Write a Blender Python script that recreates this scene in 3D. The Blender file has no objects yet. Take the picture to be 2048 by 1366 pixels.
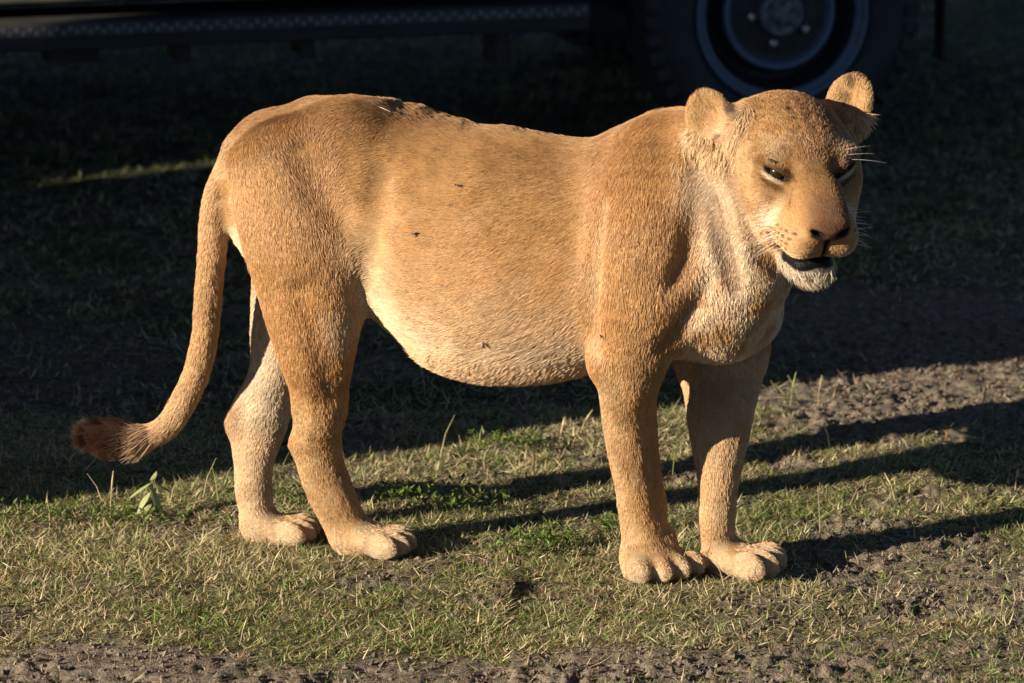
import bpy, math, time
import numpy as np
from mathutils import Vector

T0 = time.time()
SC = bpy.context.scene
COL = SC.collection
R = math.radians

# ------------------------------------------------------------------ camera
CAM_H = 2.43                   # eye height: standing in the hatch of a safari truck
CAM_BACK = 8.665               # metres from the near front paw
PITCH = R(13.0)
F_PX = 10350.0                 # focal length in pixels of a 2048 wide frame
CAM = np.array([0.0, -CAM_BACK, CAM_H])
cam_data = bpy.data.cameras.new("camera")
cam_data.sensor_width = 36.0
cam_data.lens = F_PX / 2048.0 * 36.0
cam_data.clip_start = 0.1
cam_data.clip_end = 3000.0
cam_data.dof.use_dof = True
cam_data.dof.focus_distance = 8.85
cam_data.dof.aperture_fstop = 6.3
cam_ob = bpy.data.objects.new("camera", cam_data)
cam_ob.location = CAM
cam_ob.rotation_euler = (math.pi / 2 - PITCH, 0, 0)
COL.objects.link(cam_ob)
SC.camera = cam_ob

# ------------------------------------------------------------------ sun and sky
SUN_EL = R(17.0)
SUN_AZ = R(32.0)               # sun stands left of the frame, this much towards the viewer
to_sun = Vector((-math.cos(SUN_AZ) * math.cos(SUN_EL), -math.sin(SUN_AZ) * math.cos(SUN_EL), math.sin(SUN_EL)))
sun_data = bpy.data.lights.new("sun", 'SUN')
sun_data.energy = 5.0
sun_data.angle = R(0.53)
sun_data.color = (1.0, 0.89, 0.74)
sun_ob = bpy.data.objects.new("sun", sun_data)
sun_ob.rotation_euler = (-to_sun).to_track_quat('-Z', 'Y').to_euler()
sun_ob.location = (-20, -8, 9)
COL.objects.link(sun_ob)

world = bpy.data.worlds.new("World")
SC.world = world
world.use_nodes = True
wn = world.node_tree
wn.nodes.clear()
w_sky = wn.nodes.new("ShaderNodeTexSky")
w_sky.sky_type = 'NISHITA'
w_sky.sun_disc = False
w_sky.altitude = 1700.0          # high savanna plateau, thin clear air
w_sky.air_density = 0.5
w_sky.dust_density = 0.2
w_sky.sun_elevation = SUN_EL
w_sky.sun_rotation = math.atan2(to_sun.x, to_sun.y)
w_bg = wn.nodes.new("ShaderNodeBackground")
w_bg.inputs[1].default_value = 0.05
w_out = wn.nodes.new("ShaderNodeOutputWorld")
wn.links.new(w_sky.outputs[0], w_bg.inputs[0])
wn.links.new(w_bg.outputs[0], w_out.inputs[0])

SC.view_settings.view_transform = 'Standard'
SC.view_settings.look = 'None'
SC.view_settings.exposure = 1.12
SC.view_settings.gamma = 1.0
SC.view_settings.use_curve_mapping = False
SC.render.engine = 'CYCLES'
SC.cycles.use_denoising = True
SC.cycles.max_bounces = 4
SC.cycles.diffuse_bounces = 2
SC.cycles.glossy_bounces = 2
SC.cycles.transparent_max_bounces = 4
SC.cycles.caustics_reflective = False
SC.cycles.caustics_refractive = False
SC.cycles_curves.shape = 'RIBBONS'
SC.cycles_curves.subdivisions = 2

# ------------------------------------------------------------------ helpers
CT, ST = math.cos(PITCH), math.sin(PITCH)


def P(px, py, y):
    """measured spot of the place: a pixel of the 2048 px photograph at depth y (metres behind the near front paw)"""
    u = (px - 1024.0) / F_PX
    v = -(py - 683.0) / F_PX
    d = np.array([u, CT + v * ST, -ST + v * CT])
    t = (y - CAM[1]) / d[1]
    return CAM + d * t


def G(px, py, z=0.0):
    u = (px - 1024.0) / F_PX
    v = -(py - 683.0) / F_PX
    d = np.array([u, CT + v * ST, -ST + v * CT])
    t = (z - CAM[2]) / d[2]
    return CAM + d * t


def pxs(p):
    """pixels per metre at world point p"""
    return F_PX / ((p[1] - CAM[1]) * CT - (p[2] - CAM[2]) * ST)


def unit(v):
    v = np.asarray(v, float)
    return v / (np.linalg.norm(v) + 1e-12)


def smooth(x, a, b):
    t = np.clip((x - a) / (b - a), 0, 1)
    return t * t * (3 - 2 * t)


def _hash(i, j, k, seed):
    h = (i.astype(np.uint32) * np.uint32(374761393) + j.astype(np.uint32) * np.uint32(668265263)
         + k.astype(np.uint32) * np.uint32(2147483647 // 3) + np.uint32(seed * 362437))
    h = (h ^ (h >> np.uint32(13))) * np.uint32(1274126177)
    h = h ^ (h >> np.uint32(16))
    return (h & np.uint32(0xFFFFFF)).astype(np.float32) / np.float32(0xFFFFFF)


def noise3(p, seed=0):
    """value noise in -1..1 at points p (N,3)"""
    q = np.floor(p)
    f = (p - q).astype(np.float32)
    f = f * f * (3 - 2 * f)
    q = q.astype(np.int64) & 0xFFFFFF
    x, y, z = q[:, 0], q[:, 1], q[:, 2]
    r = 0
    for a in (0, 1):
        wa = f[:, 0] if a else 1 - f[:, 0]
        for b in (0, 1):
            wb = f[:, 1] if b else 1 - f[:, 1]
            for c in (0, 1):
                wc = f[:, 2] if c else 1 - f[:, 2]
                r = r + wa * wb * wc * _hash(x + a, y + b, z + c, seed)
    return r * 2 - 1


def fbm(p, seed=0, octaves=4, gain=0.5):
    r, a, s = 0, 1.0, 1.0
    for o in range(octaves):
        r = r + a * noise3(p * s, seed + o * 17)
        a *= gain
        s *= 2.03
    return r


def mesh_from(name, verts, faces, mat=None, smooth_shade=True, parent=None, link=True):
    """faces: (N,3) or (N,4) int array, or list"""
    me = bpy.data.meshes.new(name)
    verts = np.asarray(verts, np.float32)
    if isinstance(faces, np.ndarray):
        n, m = faces.shape
        me.vertices.add(len(verts))
        me.vertices.foreach_set("co", verts.ravel())
        me.loops.add(n * m)
        me.loops.foreach_set("vertex_index", faces.astype(np.int32).ravel())
        me.polygons.add(n)
        me.polygons.foreach_set("loop_start", np.arange(0, n * m, m, dtype=np.int32))
        me.update(calc_edges=True)
    else:
        me.from_pydata([tuple(map(float, v)) for v in verts], [], faces)
        me.update()
    me.polygons.foreach_set("use_smooth", np.full(len(me.polygons), smooth_shade))
    if mat:
        me.materials.append(mat)
    ob = bpy.data.objects.new(name, me)
    if link:
        COL.objects.link(ob)
    if parent is not None:
        ob.parent = parent
    return ob


def tag(o, label=None, cat=None, group=None, kind=None):
    if label: o["label"] = label
    if cat: o["category"] = cat
    if group: o["group"] = group
    if kind: o["kind"] = kind
    return o


def vattr(me, name, data, typ='FLOAT_COLOR', dom='POINT'):
    at = me.attributes.new(name, typ, dom)
    if typ == 'FLOAT_COLOR':
        d = np.ones((len(data), 4), np.float32)
        d[:, :3] = data
        at.data.foreach_set("color", d.ravel())
    elif typ == 'FLOAT_VECTOR':
        at.data.foreach_set("vector", np.asarray(data, np.float32).ravel())
    else:
        at.data.foreach_set("value", np.asarray(data, np.float32).ravel())


def new_mat(name):
    m = bpy.data.materials.new(name)
    m.use_nodes = True
    nt = m.node_tree
    nt.nodes.clear()
    out = nt.nodes.new("ShaderNodeOutputMaterial")
    return m, nt, out


def pbsdf(nt, out, base=(0.5, 0.5, 0.5), rough=0.6, metal=0.0, spec=0.5):
    b = nt.nodes.new("ShaderNodeBsdfPrincipled")
    b.inputs["Base Color"].default_value = (*base, 1)
    b.inputs["Roughness"].default_value = rough
    b.inputs["Metallic"].default_value = metal
    b.inputs["Specular IOR Level"].default_value = spec
    nt.links.new(b.outputs[0], out.inputs[0])
    return b


def curves_object(name, pts, rad, col, mat, parent=None):
    """pts (N,K,3); rad (N,K); col (N,3)"""
    n, k, _ = pts.shape
    hc = bpy.data.hair_curves.new(name)
    hc.add_curves([k] * n)
    hc.attributes["position"].data.foreach_set("vector", pts.astype(np.float32).ravel())
    ra = hc.attributes.get("radius") or hc.attributes.new("radius", 'FLOAT', 'POINT')
    ra.data.foreach_set("value", rad.astype(np.float32).ravel())
    ca = hc.attributes.new("fcol", 'FLOAT_COLOR', 'CURVE')
    c4 = np.ones((n, 4), np.float32)
    c4[:, :3] = col
    ca.data.foreach_set("color", c4.ravel())
    hc.materials.append(mat)
    ob = bpy.data.objects.new(name, hc)
    COL.objects.link(ob)
    if parent is not None:
        ob.parent = parent
    return ob
# ================================================================== ground
GR = np.random.default_rng(11)


def lane_axis(parts):
    out = [parts[0][0]]
    for a, b, h0, h1 in parts:
        n = max(1, int(abs(b - a) / ((h0 + h1) / 2)))
        t = np.linspace(0, 1, n + 1)[1:]
        if h1 > h0 * 3 or h0 > h1 * 3:
            g = (np.geomspace(h0, h1, n)); g = np.cumsum(g); g = g / g[-1]
            out += list(a + (b - a) * g)
        else:
            out += list(a + (b - a) * t)
    return np.array(out)


def geo(a, b, h0, ratio=1.35):
    """from a to b, first step h0, growing"""
    s = 1 if b > a else -1
    o, x, h = [], a, h0
    while (b - x) * s > h * 1.5:
        x += s * h
        o.append(x)
        h *= ratio
    o.append(b)
    return o


GXS = np.array(sorted(geo(-1.3, -1500, .03)) + list(np.arange(-1.3, 1.45, .0062)) + geo(1.45, 1500, .03))
GYS = np.array(sorted(geo(-.80, -1500, .03)) + list(np.arange(-.80, 1.9, .0068)) + list(np.arange(1.9, 5.0, .025)) + geo(5.0, 1500, .04))

LINE = []
SOIL_SPOTS = [  # (px, py, radius x m, radius y m, strength)
    (1980, 800, .50, .45, 1.0), (1850, 660, .42, .42, 1.0), (1680, 640, .24, .36, .9), (1780, 830, .22, .2, .8), (2048, 560, .20, .3, .55),
    (1780, 1120, .24, .24, .85), (2000, 1180, .26, .26, .85), (1620, 1250, .28, .2, .6), (1900, 1330, .40, .14, .8),
    (100, 1335, .30, .17, 1.0), (330, 1350, .22, .15, 1.0), (560, 1362, .22, .10, .95), (800, 1350, .22, .13, .95), (1060, 1362, .2, .12, .95), (1300, 1345, .24, .13, .95), (1540, 1350, .22, .12, .9),
    (120, 1160, .12, .06, .55), (330, 1190, .14, .05, .5), (1120, 1060, .12, .05, .5), (1130, 1195, .12, .05, .5), (940, 960, .10, .06, .5),
    (390, 1075, .06, .03, .6), (760, 1155, .07, .03, .5), (1430, 1230, .1, .04, .5), (620, 1230, .1, .04, .5), (70, 720, .3, .4, .5), (600, 950, .1, .1, .5), (900, 640, .2, .3, .4)]
_spots = [(G(a, b)[:2], rx, ry, w) for a, b, rx, ry, w in SOIL_SPOTS]


def soil_mask(x, y):
    p = np.stack([x, y, np.zeros_like(x)], 1)
    n1 = fbm(p * 7, 101, 3)
    n2 = fbm(p * 22, 131, 2)
    m = np.zeros_like(x)
    for c, rx, ry, w in _spots:
        d = np.sqrt(((x - c[0]) / rx) ** 2 + ((y - c[1]) / ry) ** 2) + n1 * .25 + n2 * .12
        m = np.maximum(m, w * smooth(-d, -1.15, -.65))
    m = np.maximum(m, .80 * smooth(n1 + .6 * n2, .30, .85))
    return m


PAW_SPOTS = np.array([G(1310, 1150)[:2], G(1480, 1145)[:2], G(750, 1100)[:2], G(555, 1075)[:2]])
_tracks = [(G(1250, 1325)[:2], G(1640, 1300)[:2], 3), (G(1790, 875)[:2], G(2048, 845)[:2], 2), (G(1650, 1325)[:2], G(2048, 1290)[:2], 2),
           (G(0, 1345)[:2], G(260, 1340)[:2], 2), (G(1760, 1110)[:2], G(2048, 1075)[:2], 2)]


def ground_z(x, y, fine=True):
    p = np.stack([x, y, np.zeros_like(x)], 1)
    near = smooth(-np.hypot(x, y - 1.5), -9, -3)
    z = .010 * fbm(p * 2.2, 201, 3)
    s = soil_mask(x, y) * near
    if fine:
        z = z + near * (.0032 * fbm(p * 38, 221, 3))
        cl = fbm(p * 40, 231, 3)
        z = z + s * (np.clip(.9 + .9 * fbm(p * 5, 271, 2), .3, 1.7)) * (.0080 * np.abs(cl) + .0055 * fbm(p * 80, 251, 2) + .006 * fbm(p * 14, 261, 2) - .004)
        for a, b, rows in _tracks:                    # tyre tread pressed into the soil
            d = b - a
            L = np.hypot(*d); d = d / L
            u = (x - a[0]) * d[0] + (y - a[1]) * d[1]
            v = -(x - a[0]) * d[1] + (y - a[1]) * d[0]
            ins = smooth(u, -.03, .03) * smooth(-u, -L - .03, -L + .03)
            for r in range(rows):
                vv_ = v - (r - (rows - 1) / 2) * .052
                wv = u / .056 + r * .5 + .35 * fbm(p * 9, 301, 2)
                fr = (wv - np.floor(wv) - .5) * .056
                pit = np.exp(-((fr / .013) ** 2 + (vv_ / .013) ** 2))
                z = z - ins * .009 * pit * np.clip(.6 + .9 * fbm(p * 13, 311, 2), 0, 1.4) + ins * .003 * np.exp(-((fr / .02) ** 2 + ((vv_ - .02) / .01) ** 2))
    for c in PAW_SPOTS:
        z = z * (1 - .9 * np.exp(-(((x - c[0]) / .09) ** 2 + ((y - c[1]) / .08) ** 2)))
    return z - .003


gxx, gyy = np.meshgrid(GXS, GYS)
gxf, gyf = gxx.ravel(), gyy.ravel()
gzf = np.zeros_like(gxf)
msk = (np.abs(gxf) < 12) & (gyf > -8) & (gyf < 14)
gzf[msk] = ground_z(gxf[msk], gyf[msk])
nxg, nyg = len(GXS), len(GYS)
a = (np.arange(nyg - 1)[:, None] * nxg + np.arange(nxg - 1)[None, :]).ravel()
gfaces = np.stack([a, a + 1, a + 1 + nxg, a + nxg], 1)

m_ground, nt, out = new_mat("savanna_soil")
b_ = pbsdf(nt, out, rough=.95, spec=.15)
at = nt.nodes.new("ShaderNodeAttribute"); at.attribute_name = "soil"
tc = nt.nodes.new("ShaderNodeTexCoord")
n1 = nt.nodes.new("ShaderNodeTexNoise"); n1.inputs["Scale"].default_value = 55; n1.inputs["Detail"].default_value = 6
n2 = nt.nodes.new("ShaderNodeTexNoise"); n2.inputs["Scale"].default_value = 260; n2.inputs["Detail"].default_value = 4
nt.links.new(tc.outputs["Object"], n1.inputs["Vector"]); nt.links.new(tc.outputs["Object"], n2.inputs["Vector"])
cr = nt.nodes.new("ShaderNodeValToRGB")
cr.color_ramp.elements[0].position = .32; cr.color_ramp.elements[0].color = (.085, .066, .048, 1)
cr.color_ramp.elements[1].position = .72; cr.color_ramp.elements[1].color = (.27, .215, .155, 1)
cr2 = nt.nodes.new("ShaderNodeValToRGB")
cr2.color_ramp.elements[0].position = .3; cr2.color_ramp.elements[0].color = (.032, .030, .018, 1)
cr2.color_ramp.elements[1].position = .75; cr2.color_ramp.elements[1].color = (.09, .078, .048, 1)
nt.links.new(n1.outputs[0], cr.inputs[0]); nt.links.new(n1.outputs[0], cr2.inputs[0])
mx = nt.nodes.new("ShaderNodeMix"); mx.data_type = 'RGBA'
nt.links.new(at.outputs["Fac"], mx.inputs[0]); nt.links.new(cr2.outputs[0], mx.inputs[6]); nt.links.new(cr.outputs[0], mx.inputs[7])
nt.links.new(mx.outputs[2], b_.inputs["Base Color"])
bp = nt.nodes.new("ShaderNodeBump"); bp.inputs["Strength"].default_value = .8; bp.inputs["Distance"].default_value = .006
nt.links.new(n2.outputs[0], bp.inputs["Height"]); nt.links.new(bp.outputs[0], b_.inputs["Normal"])
ground = mesh_from("ground", np.stack([gxf, gyf, gzf], 1), gfaces, m_ground)
tag(ground, "bare soil and turf of the savanna", kind="structure")
sm = np.zeros_like(gxf); sm[msk] = soil_mask(gxf[msk], gyf[msk])
vattr(ground.data, "soil", sm, 'FLOAT')
print("ground", len(gxf), round(time.time() - T0, 1))
# ================================================================== safari vehicles
def paint_mat(name, base, rough=.45, metal=0, spec=.5, dust=.35, dustcol=(.20, .16, .11), scale=9):
    m, nt, out = new_mat(name)
    b = pbsdf(nt, out, base, rough, metal, spec)
    tc = nt.nodes.new("ShaderNodeTexCoord")
    n = nt.nodes.new("ShaderNodeTexNoise"); n.inputs["Scale"].default_value = scale; n.inputs["Detail"].default_value = 7
    nt.links.new(tc.outputs["Object"], n.inputs["Vector"])
    r = nt.nodes.new("ShaderNodeMapRange"); r.inputs["From Min"].default_value = .38; r.inputs["From Max"].default_value = .72
    r.inputs["To Max"].default_value = dust
    nt.links.new(n.outputs[0], r.inputs["Value"])
    x = nt.nodes.new("ShaderNodeMix"); x.data_type = 'RGBA'
    x.inputs[6].default_value = (*base, 1); x.inputs[7].default_value = (*dustcol, 1)
    nt.links.new(r.outputs[0], x.inputs[0]); nt.links.new(x.outputs[2], b.inputs["Base Color"])
    r2 = nt.nodes.new("ShaderNodeMapRange"); r2.inputs["To Min"].default_value = rough; r2.inputs["To Max"].default_value = .9
    nt.links.new(r.outputs[0], r2.inputs["Value"]); nt.links.new(r2.outputs[0], b.inputs["Roughness"])
    return m


M_BODY = paint_mat("olive_paint", (.055, .058, .045), .4, dust=.2)
M_DARK = paint_mat("chassis_black", (.014, .014, .014), .65, dust=.10)
M_TYRE = paint_mat("tyre_rubber", (.020, .021, .022), .75, dust=.22, dustcol=(.10, .09, .075), scale=16)
M_WELL = paint_mat("rim_well_black", (.012, .014, .017), .6, dust=.2, dustcol=(.05, .045, .04), scale=24)
M_RIM = paint_mat("painted_steel_rim", (.105, .16, .225), .42, .25, dust=.45, dustcol=(.14, .115, .09), scale=24)
M_RUST = paint_mat("rusty_disc", (.045, .036, .032), .7, dust=.7, dustcol=(.028, .028, .030), scale=40)
M_NUT = paint_mat("bright_nut", (.62, .62, .62), .25, 1.0, dust=.2, scale=60)
M_HUB = paint_mat("hub_alloy", (.20, .20, .20), .5, .3, dust=.7, dustcol=(.03, .03, .03), scale=70)
M_STRIP = paint_mat("strip_backing", (.035, .036, .038), .6, dust=.3, scale=30)
M_TREAD = paint_mat("tread_plate", (.16, .165, .17), .5, .2, dust=.4, scale=30)
M_GLASS = paint_mat("dark_window", (.012, .014, .016), .08, 0, .6, dust=.15)
M_CANVAS = paint_mat("khaki_canvas", (.22, .19, .12), .9, dust=.3)
M_LAMP = paint_mat("lamp_lens", (.5, .5, .48), .1, 0, .6, dust=.2)


def boxes(name, bl, mat, parent, bevel=0.0):
    V, Fq = [], []
    for (x0, x1, y0, y1, z0, z1) in bl:
        k = len(V)
        V += [(x0, y0, z0), (x1, y0, z0), (x1, y1, z0), (x0, y1, z0), (x0, y0, z1), (x1, y0, z1), (x1, y1, z1), (x0, y1, z1)]
        Fq += [[k, k + 3, k + 2, k + 1], [k + 4, k + 5, k + 6, k + 7], [k, k + 1, k + 5, k + 4], [k + 1, k + 2, k + 6, k + 5], [k + 2, k + 3, k + 7, k + 6], [k + 3, k, k + 4, k + 7]]
    ob = mesh_from(name, V, np.array(Fq), mat, smooth_shade=False, parent=parent)
    if bevel:
        md = ob.modifiers.new("bevel", 'BEVEL'); md.width = bevel; md.segments = 2; md.limit_method = 'ANGLE'
    return ob


def prism(name, prof, y0, y1, mat, parent, bevel=0.0):
    """prof: (x,z) polygon counter-clockwise seen from -y, extruded y0..y1"""
    n = len(prof)
    V = [(x, y0, z) for x, z in prof] + [(x, y1, z) for x, z in prof]
    Fq = [list(range(n)), list(range(2 * n - 1, n - 1, -1))]
    for i in range(n):
        j = (i + 1) % n
        Fq.append([i, i + n, j + n, j])
    ob = mesh_from(name, V, Fq, mat, smooth_shade=False, parent=parent)
    if bevel:
        md = ob.modifiers.new("bevel", 'BEVEL'); md.width = bevel; md.segments = 2; md.limit_method = 'ANGLE'
    return ob


def lathe(name, prof, mat, parent, seg=96, closed=False, out=-1):
    """prof: (radius, y) swept about the wheel's axle (local y)"""
    n = len(prof)
    th = np.linspace(0, 2 * math.pi, seg, endpoint=False)
    V = np.array([[(r * math.cos(t), y, r * math.sin(t)) for r, y in prof] for t in th]).reshape(-1, 3)
    Fq = []
    for i in range(seg):
        j = (i + 1) % seg
        for k in range(n - 1 + (1 if closed else 0)):
            k2 = (k + 1) % n
            Fq.append([i * n + k, i * n + k2, j * n + k2, j * n + k])
    return mesh_from(name, V, np.array(Fq), mat, parent=parent)


def make_wheel(parent, loc, R_=.36, W=.225, flip=False):
    """outer face towards local -y (or +y when flipped); the tyre is the wheel's own mesh"""
    h = W / 2
    prof = [(.214, -h + .045), (.222, -h + .022), (.236, -h + .008), (.262, -h - .002), (.290, -h + .001), (.312, -h + .010), (.330, -h + .022), (.342, -h + .036),
            (.348, -h + .06), (.350, 0), (.348, h - .06), (.342, h - .036), (.330, h - .022), (.312, h - .010), (.290, h - .001), (.262, h + .002), (.236, h - .008), (.214, h - .045)]
    tyre = lathe("wheel", prof, M_TYRE, parent, closed=True)
    tyre.location = (loc[0], loc[1] + (h if not flip else -h), R_)
    if flip:
        tyre.rotation_euler = (0, 0, math.pi)
    # tread lugs
    V, Fq = [], []
    nl = 46
    for row, (ya, yb, off) in enumerate(((-h + .004, -h + .062, 0), (-.046, -.004, .5), (.004, .046, 0), (h - .062, h - .004, .5))):
        for i in range(nl):
            t = (i + off) / nl * 2 * math.pi
            dt = math.pi / nl * .62
            k = len(V)
            for rr, yy, sg in ((.338, ya, -1), (.338, ya, 1), (.338, yb, 1), (.338, yb, -1)):
                pass
            edge = row in (0, 3)
            oy = ya if row == 0 else yb
            for (r, ins) in ((.330, 0), (R_, .004)):
                for (yy, sg) in ((ya, -1), (ya, 1), (yb, 1), (yb, -1)):
                    r2 = r
                    if edge and abs(yy - (ya if row == 0 else yb)) < 1e-6 and (yy < -.08 or yy > .08):
                        r2 = r - (.012 if r > .34 else .018)
                    tt = t + sg * dt * (1 - ins * 8) + (.035 if yy == ya else -.035) * (1 if row in (1, 2) else .3)
                    V.append((r2 * math.cos(tt), yy + (ins if yy == ya else -ins), r2 * math.sin(tt)))
            Fq += [[k + 4, k + 5, k + 6, k + 7], [k, k + 1, k + 5, k + 4], [k + 1, k + 2, k + 6, k + 5], [k + 2, k + 3, k + 7, k + 6], [k + 3, k, k + 4, k + 7]]
    tag(mesh_from("tread", V, np.array(Fq), M_TYRE, smooth_shade=False, parent=tyre), kind="stuff")
    # steel rim: outer flange, drop well, disc
    lathe("rim", [(.214, -h + .046), (.2195, -h + .030), (.2195, -h + .018), (.214, -h + .012), (.209, -h + .016), (.206, -h + .028), (.202, -h + .031), (.198, -h + .026), (.194, -h + .028), (.190, -h + .040)], M_RIM, tyre)
    lathe("rim_well", [(.1905, -h + .039), (.186, -h + .060), (.178, -h + .082), (.172, -h + .12), (.155, -h + .115), (.148, -h + .086), (.143, -h + .058)], M_WELL, tyre)
    lathe("disc", [(.1435, -h + .060), (.141, -h + .046), (.136, -h + .040), (.130, -h + .042), (.124, -h + .052), (.119, -h + .062)], M_RIM, tyre)
    lathe("disc_centre", [(.120, -h + .060), (.110, -h + .064), (.098, -h + .060), (.092, -h + .056), (.05, -h + .056), (.001, -h + .056)], M_RUST, tyre)
    hubp = [(.056, -h + .056), (.056, -h + .028), (.052, -h + .020), (.044, -h + .018), (.040, -h + .022), (.024, -h + .022), (.022, -h + .012), (.012, -h + .010), (.001, -h + .012)]
    hub = lathe("hub", hubp, M_HUB, tyre, seg=40)

    def stud(name, cx, cz, r, y0, y1, mat, par, n=6):
        V = [(cx + r * math.cos(i * 2 * math.pi / n), y0, cz + r * math.sin(i * 2 * math.pi / n)) for i in range(n)]
        V += [(cx + r * .92 * math.cos(i * 2 * math.pi / n), y1, cz + r * .92 * math.sin(i * 2 * math.pi / n)) for i in range(n)]
        V += [(cx + r * .5 * math.cos(i * 2 * math.pi / n), y1 - .004, cz + r * .5 * math.sin(i * 2 * math.pi / n)) for i in range(n)]
        Fq = [[i, (i + 1) % n, n + (i + 1) % n, n + i] for i in range(n)] + [[n + i, n + (i + 1) % n, 2 * n + (i + 1) % n, 2 * n + i] for i in range(n)]
        Fq.append(list(range(2 * n, 3 * n)))
        mesh_from(name, V, Fq, mat, smooth_shade=False, parent=par)

    for i in range(5):
        a = R(-176 + 72 * i)
        stud("wheel_nut", .074 * math.cos(a), .074 * math.sin(a), .0125, -h + .058, -h + .030, M_NUT, tyre)
    for i in range(6):
        a = R(20 + 60 * i)
        stud("hub_bolt", .034 * math.cos(a), .034 * math.sin(a), .006, -h + .024, -h + .012, M_HUB, tyre)
    # dark vent holes round the disc
    for i in range(16):
        a = 2 * math.pi * i / 16
        stud("vent_hole", .164 * math.cos(a), .164 * math.sin(a), .008, -h + .119, -h + .1155, M_DARK, tyre, n=10)
    return tyre


def arch(cx, r, n=12, z0=.43):
    a0 = math.asin((z0 - .36) / r)
    return [(cx + r * math.cos(a), .36 + r * math.sin(a)) for a in np.linspace(math.pi - a0, a0, n)]


def make_vehicle(loc, yaw, label):
    root = bpy.data.objects.new("safari_vehicle", None)
    root.location = loc
    root.rotation_euler = (0, 0, yaw)
    COL.objects.link(root)
    tag(root, label, "safari vehicle", "safari vehicles parked round the lioness")
    Wd = 1.75
    # +x = rear; near side at y = 0
    side = [(-3.92, .50), (-3.42, .455)] + arch(-2.98, .44, z0=.455) + arch(0, .44, z0=.455) + [(.50, .62), (.95, .66), (1.02, .72), (1.02, 1.16), (-2.35, 1.16), (-3.7, 1.08), (-3.92, .98)]
    for y0, y1 in ((.02, .09), (Wd - .09, Wd - .02)):
        prism("side_panel", side, y0, y1, M_BODY, root, .008)
    boxes("floor_pan", [(-3.4, .98, .09, Wd - .09, .52, .60)], M_DARK, root)
    boxes("chassis_rail", [(-3.8, 1.0, .42, .52, .40, .51), (-3.8, 1.0, Wd - .52, Wd - .42, .40, .51)], M_DARK, root)
    prism("bonnet", [(-3.9, .98), (-2.36, 1.10), (-2.36, 1.17), (-3.66, 1.12), (-3.9, 1.04)], .09, Wd - .09, M_BODY, root, .01)
    boxes("front_panel", [(-3.93, -3.88, .09, Wd - .09, .52, 1.0)], M_BODY, root)
    boxes("tailgate", [(.97, 1.025, .09, Wd - .09, .52, 1.16)], M_BODY, root, .008)
    prism("windscreen", [(-2.36, 1.165), (-2.30, 1.165), (-1.92, 1.93), (-1.98, 1.93)], .10, Wd - .10, M_GLASS, root)
    roof = prism("roof", [(-2.02, 1.93), (1.0, 1.95), (1.0, 2.03), (-1.9, 2.03)], .03, Wd - .03, M_BODY, root, .02)
    boxes("pop_up_roof", [(-1.7, .95, .04, Wd - .04, 2.58, 2.66)], M_BODY, root, .02)
    for y0, y1 in ((.05, .065), (Wd - .065, Wd - .05)):
        boxes("canvas_side", [(-1.68, .93, y0, y1, 2.031, 2.579)], M_CANVAS, root)
    boxes("canvas_back", [(.92, .935, .066, Wd - .066, 2.031, 2.579)], M_CANVAS, root)
    boxes("canvas_front", [(-1.68, -1.665, .066, Wd - .066, 2.031, 2.579)], M_CANVAS, root)
    for y0, y1 in ((.045, .085), (Wd - .085, Wd - .045)):
        for xa, xb in ((-1.95, -1.87), (-.98, -.90), (.02, .10), (.90, .98)):
            boxes("pillar", [(xa, xb, y0, y1, 1.161, 1.93)], M_BODY, root)
        for xa, xb in ((-1.87, -.98), (-.90, .02), (.10, .90)):
            boxes("window", [(xa, xb, y0 + .012, y0 + .024, 1.161, 1.93)], M_GLASS, root)
        prism("quarter_light", [(-2.30, 1.165), (-1.95, 1.165), (-1.95, 1.88)], y0 + .012, y0 + .024, M_GLASS, root)
    boxes("rear_window", [(.985, .997, .09, Wd - .09, 1.161, 1.93)], M_GLASS, root)
    for x0 in (-1.93, -.94):
        boxes("door_handle", [(x0 + .78, x0 + .90, -.012, .018, 1.02, 1.05)], M_DARK, root)
    # running boards with a ribbed edge strip
    for y0, y1, ys in ((-.035, .22, -1), (Wd - .22, Wd + .035, 1)):
        rb = boxes("running_board", [(-2.46, -.50, y0, y1, .350, .382), (-2.46, -.50, y0 + .012, y1 - .012, .382, .416)], M_DARK, root, .004)
        ye = y0 if ys < 0 else y1
        ribs = []
        for i in range(122):
            x = -2.455 + i * .016
            ribs.append((x, x + .010, min(ye, ye + ys * .004), max(ye, ye + ys * .004), .388 + (.009 if i % 2 else 0), .399 + (.009 if i % 2 else 0)))
        st = boxes("edge_strip", [(-2.46, -.50, ye - .0 if ys > 0 else ye - .003, ye + .003 if ys > 0 else ye, .3835, .4135)], M_STRIP, rb)
        tag(boxes("strip_rib", ribs, M_TREAD, rb), kind="stuff")
        for x in (-2.32, -1.50, -1.20, -.72):
            boxes("board_bracket", [(x, x + .035, min(y0, y1) + .05, min(y0, y1) + .20, .255 if x == -.72 else .30, .350)], M_DARK, root)
        for x in (-2.05, -1.80):
            boxes("tank_guard", [(x, x + .12, min(y0, y1) + .10, min(y0, y1) + .24, .30, .3495)], M_DARK, root)
    # axles, springs, gearbox
    for x in (0, -2.98):
        lathe_ax = boxes("axle", [(x - .045, x + .045, .2, Wd - .2, .315, .405)], M_DARK, root, .02)
        boxes("differential", [(x - .14, x + .14, .70, 1.0, .27, .46)], M_DARK, root, .05)
        for yy in (.40, Wd - .46):
            boxes("leaf_spring", [(x - .55, x + .55, yy, yy + .06, .415, .45), (x - .38, x + .38, yy, yy + .06, .39, .414)], M_DARK, root)
    boxes("gearbox", [(-2.2, -1.1, .72, 1.02, .33, .52)], M_DARK, root, .04)
    boxes("fuel_tank", [(-.95, -.45, 1.0, 1.45, .34, .52)], M_DARK, root, .03)
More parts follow.
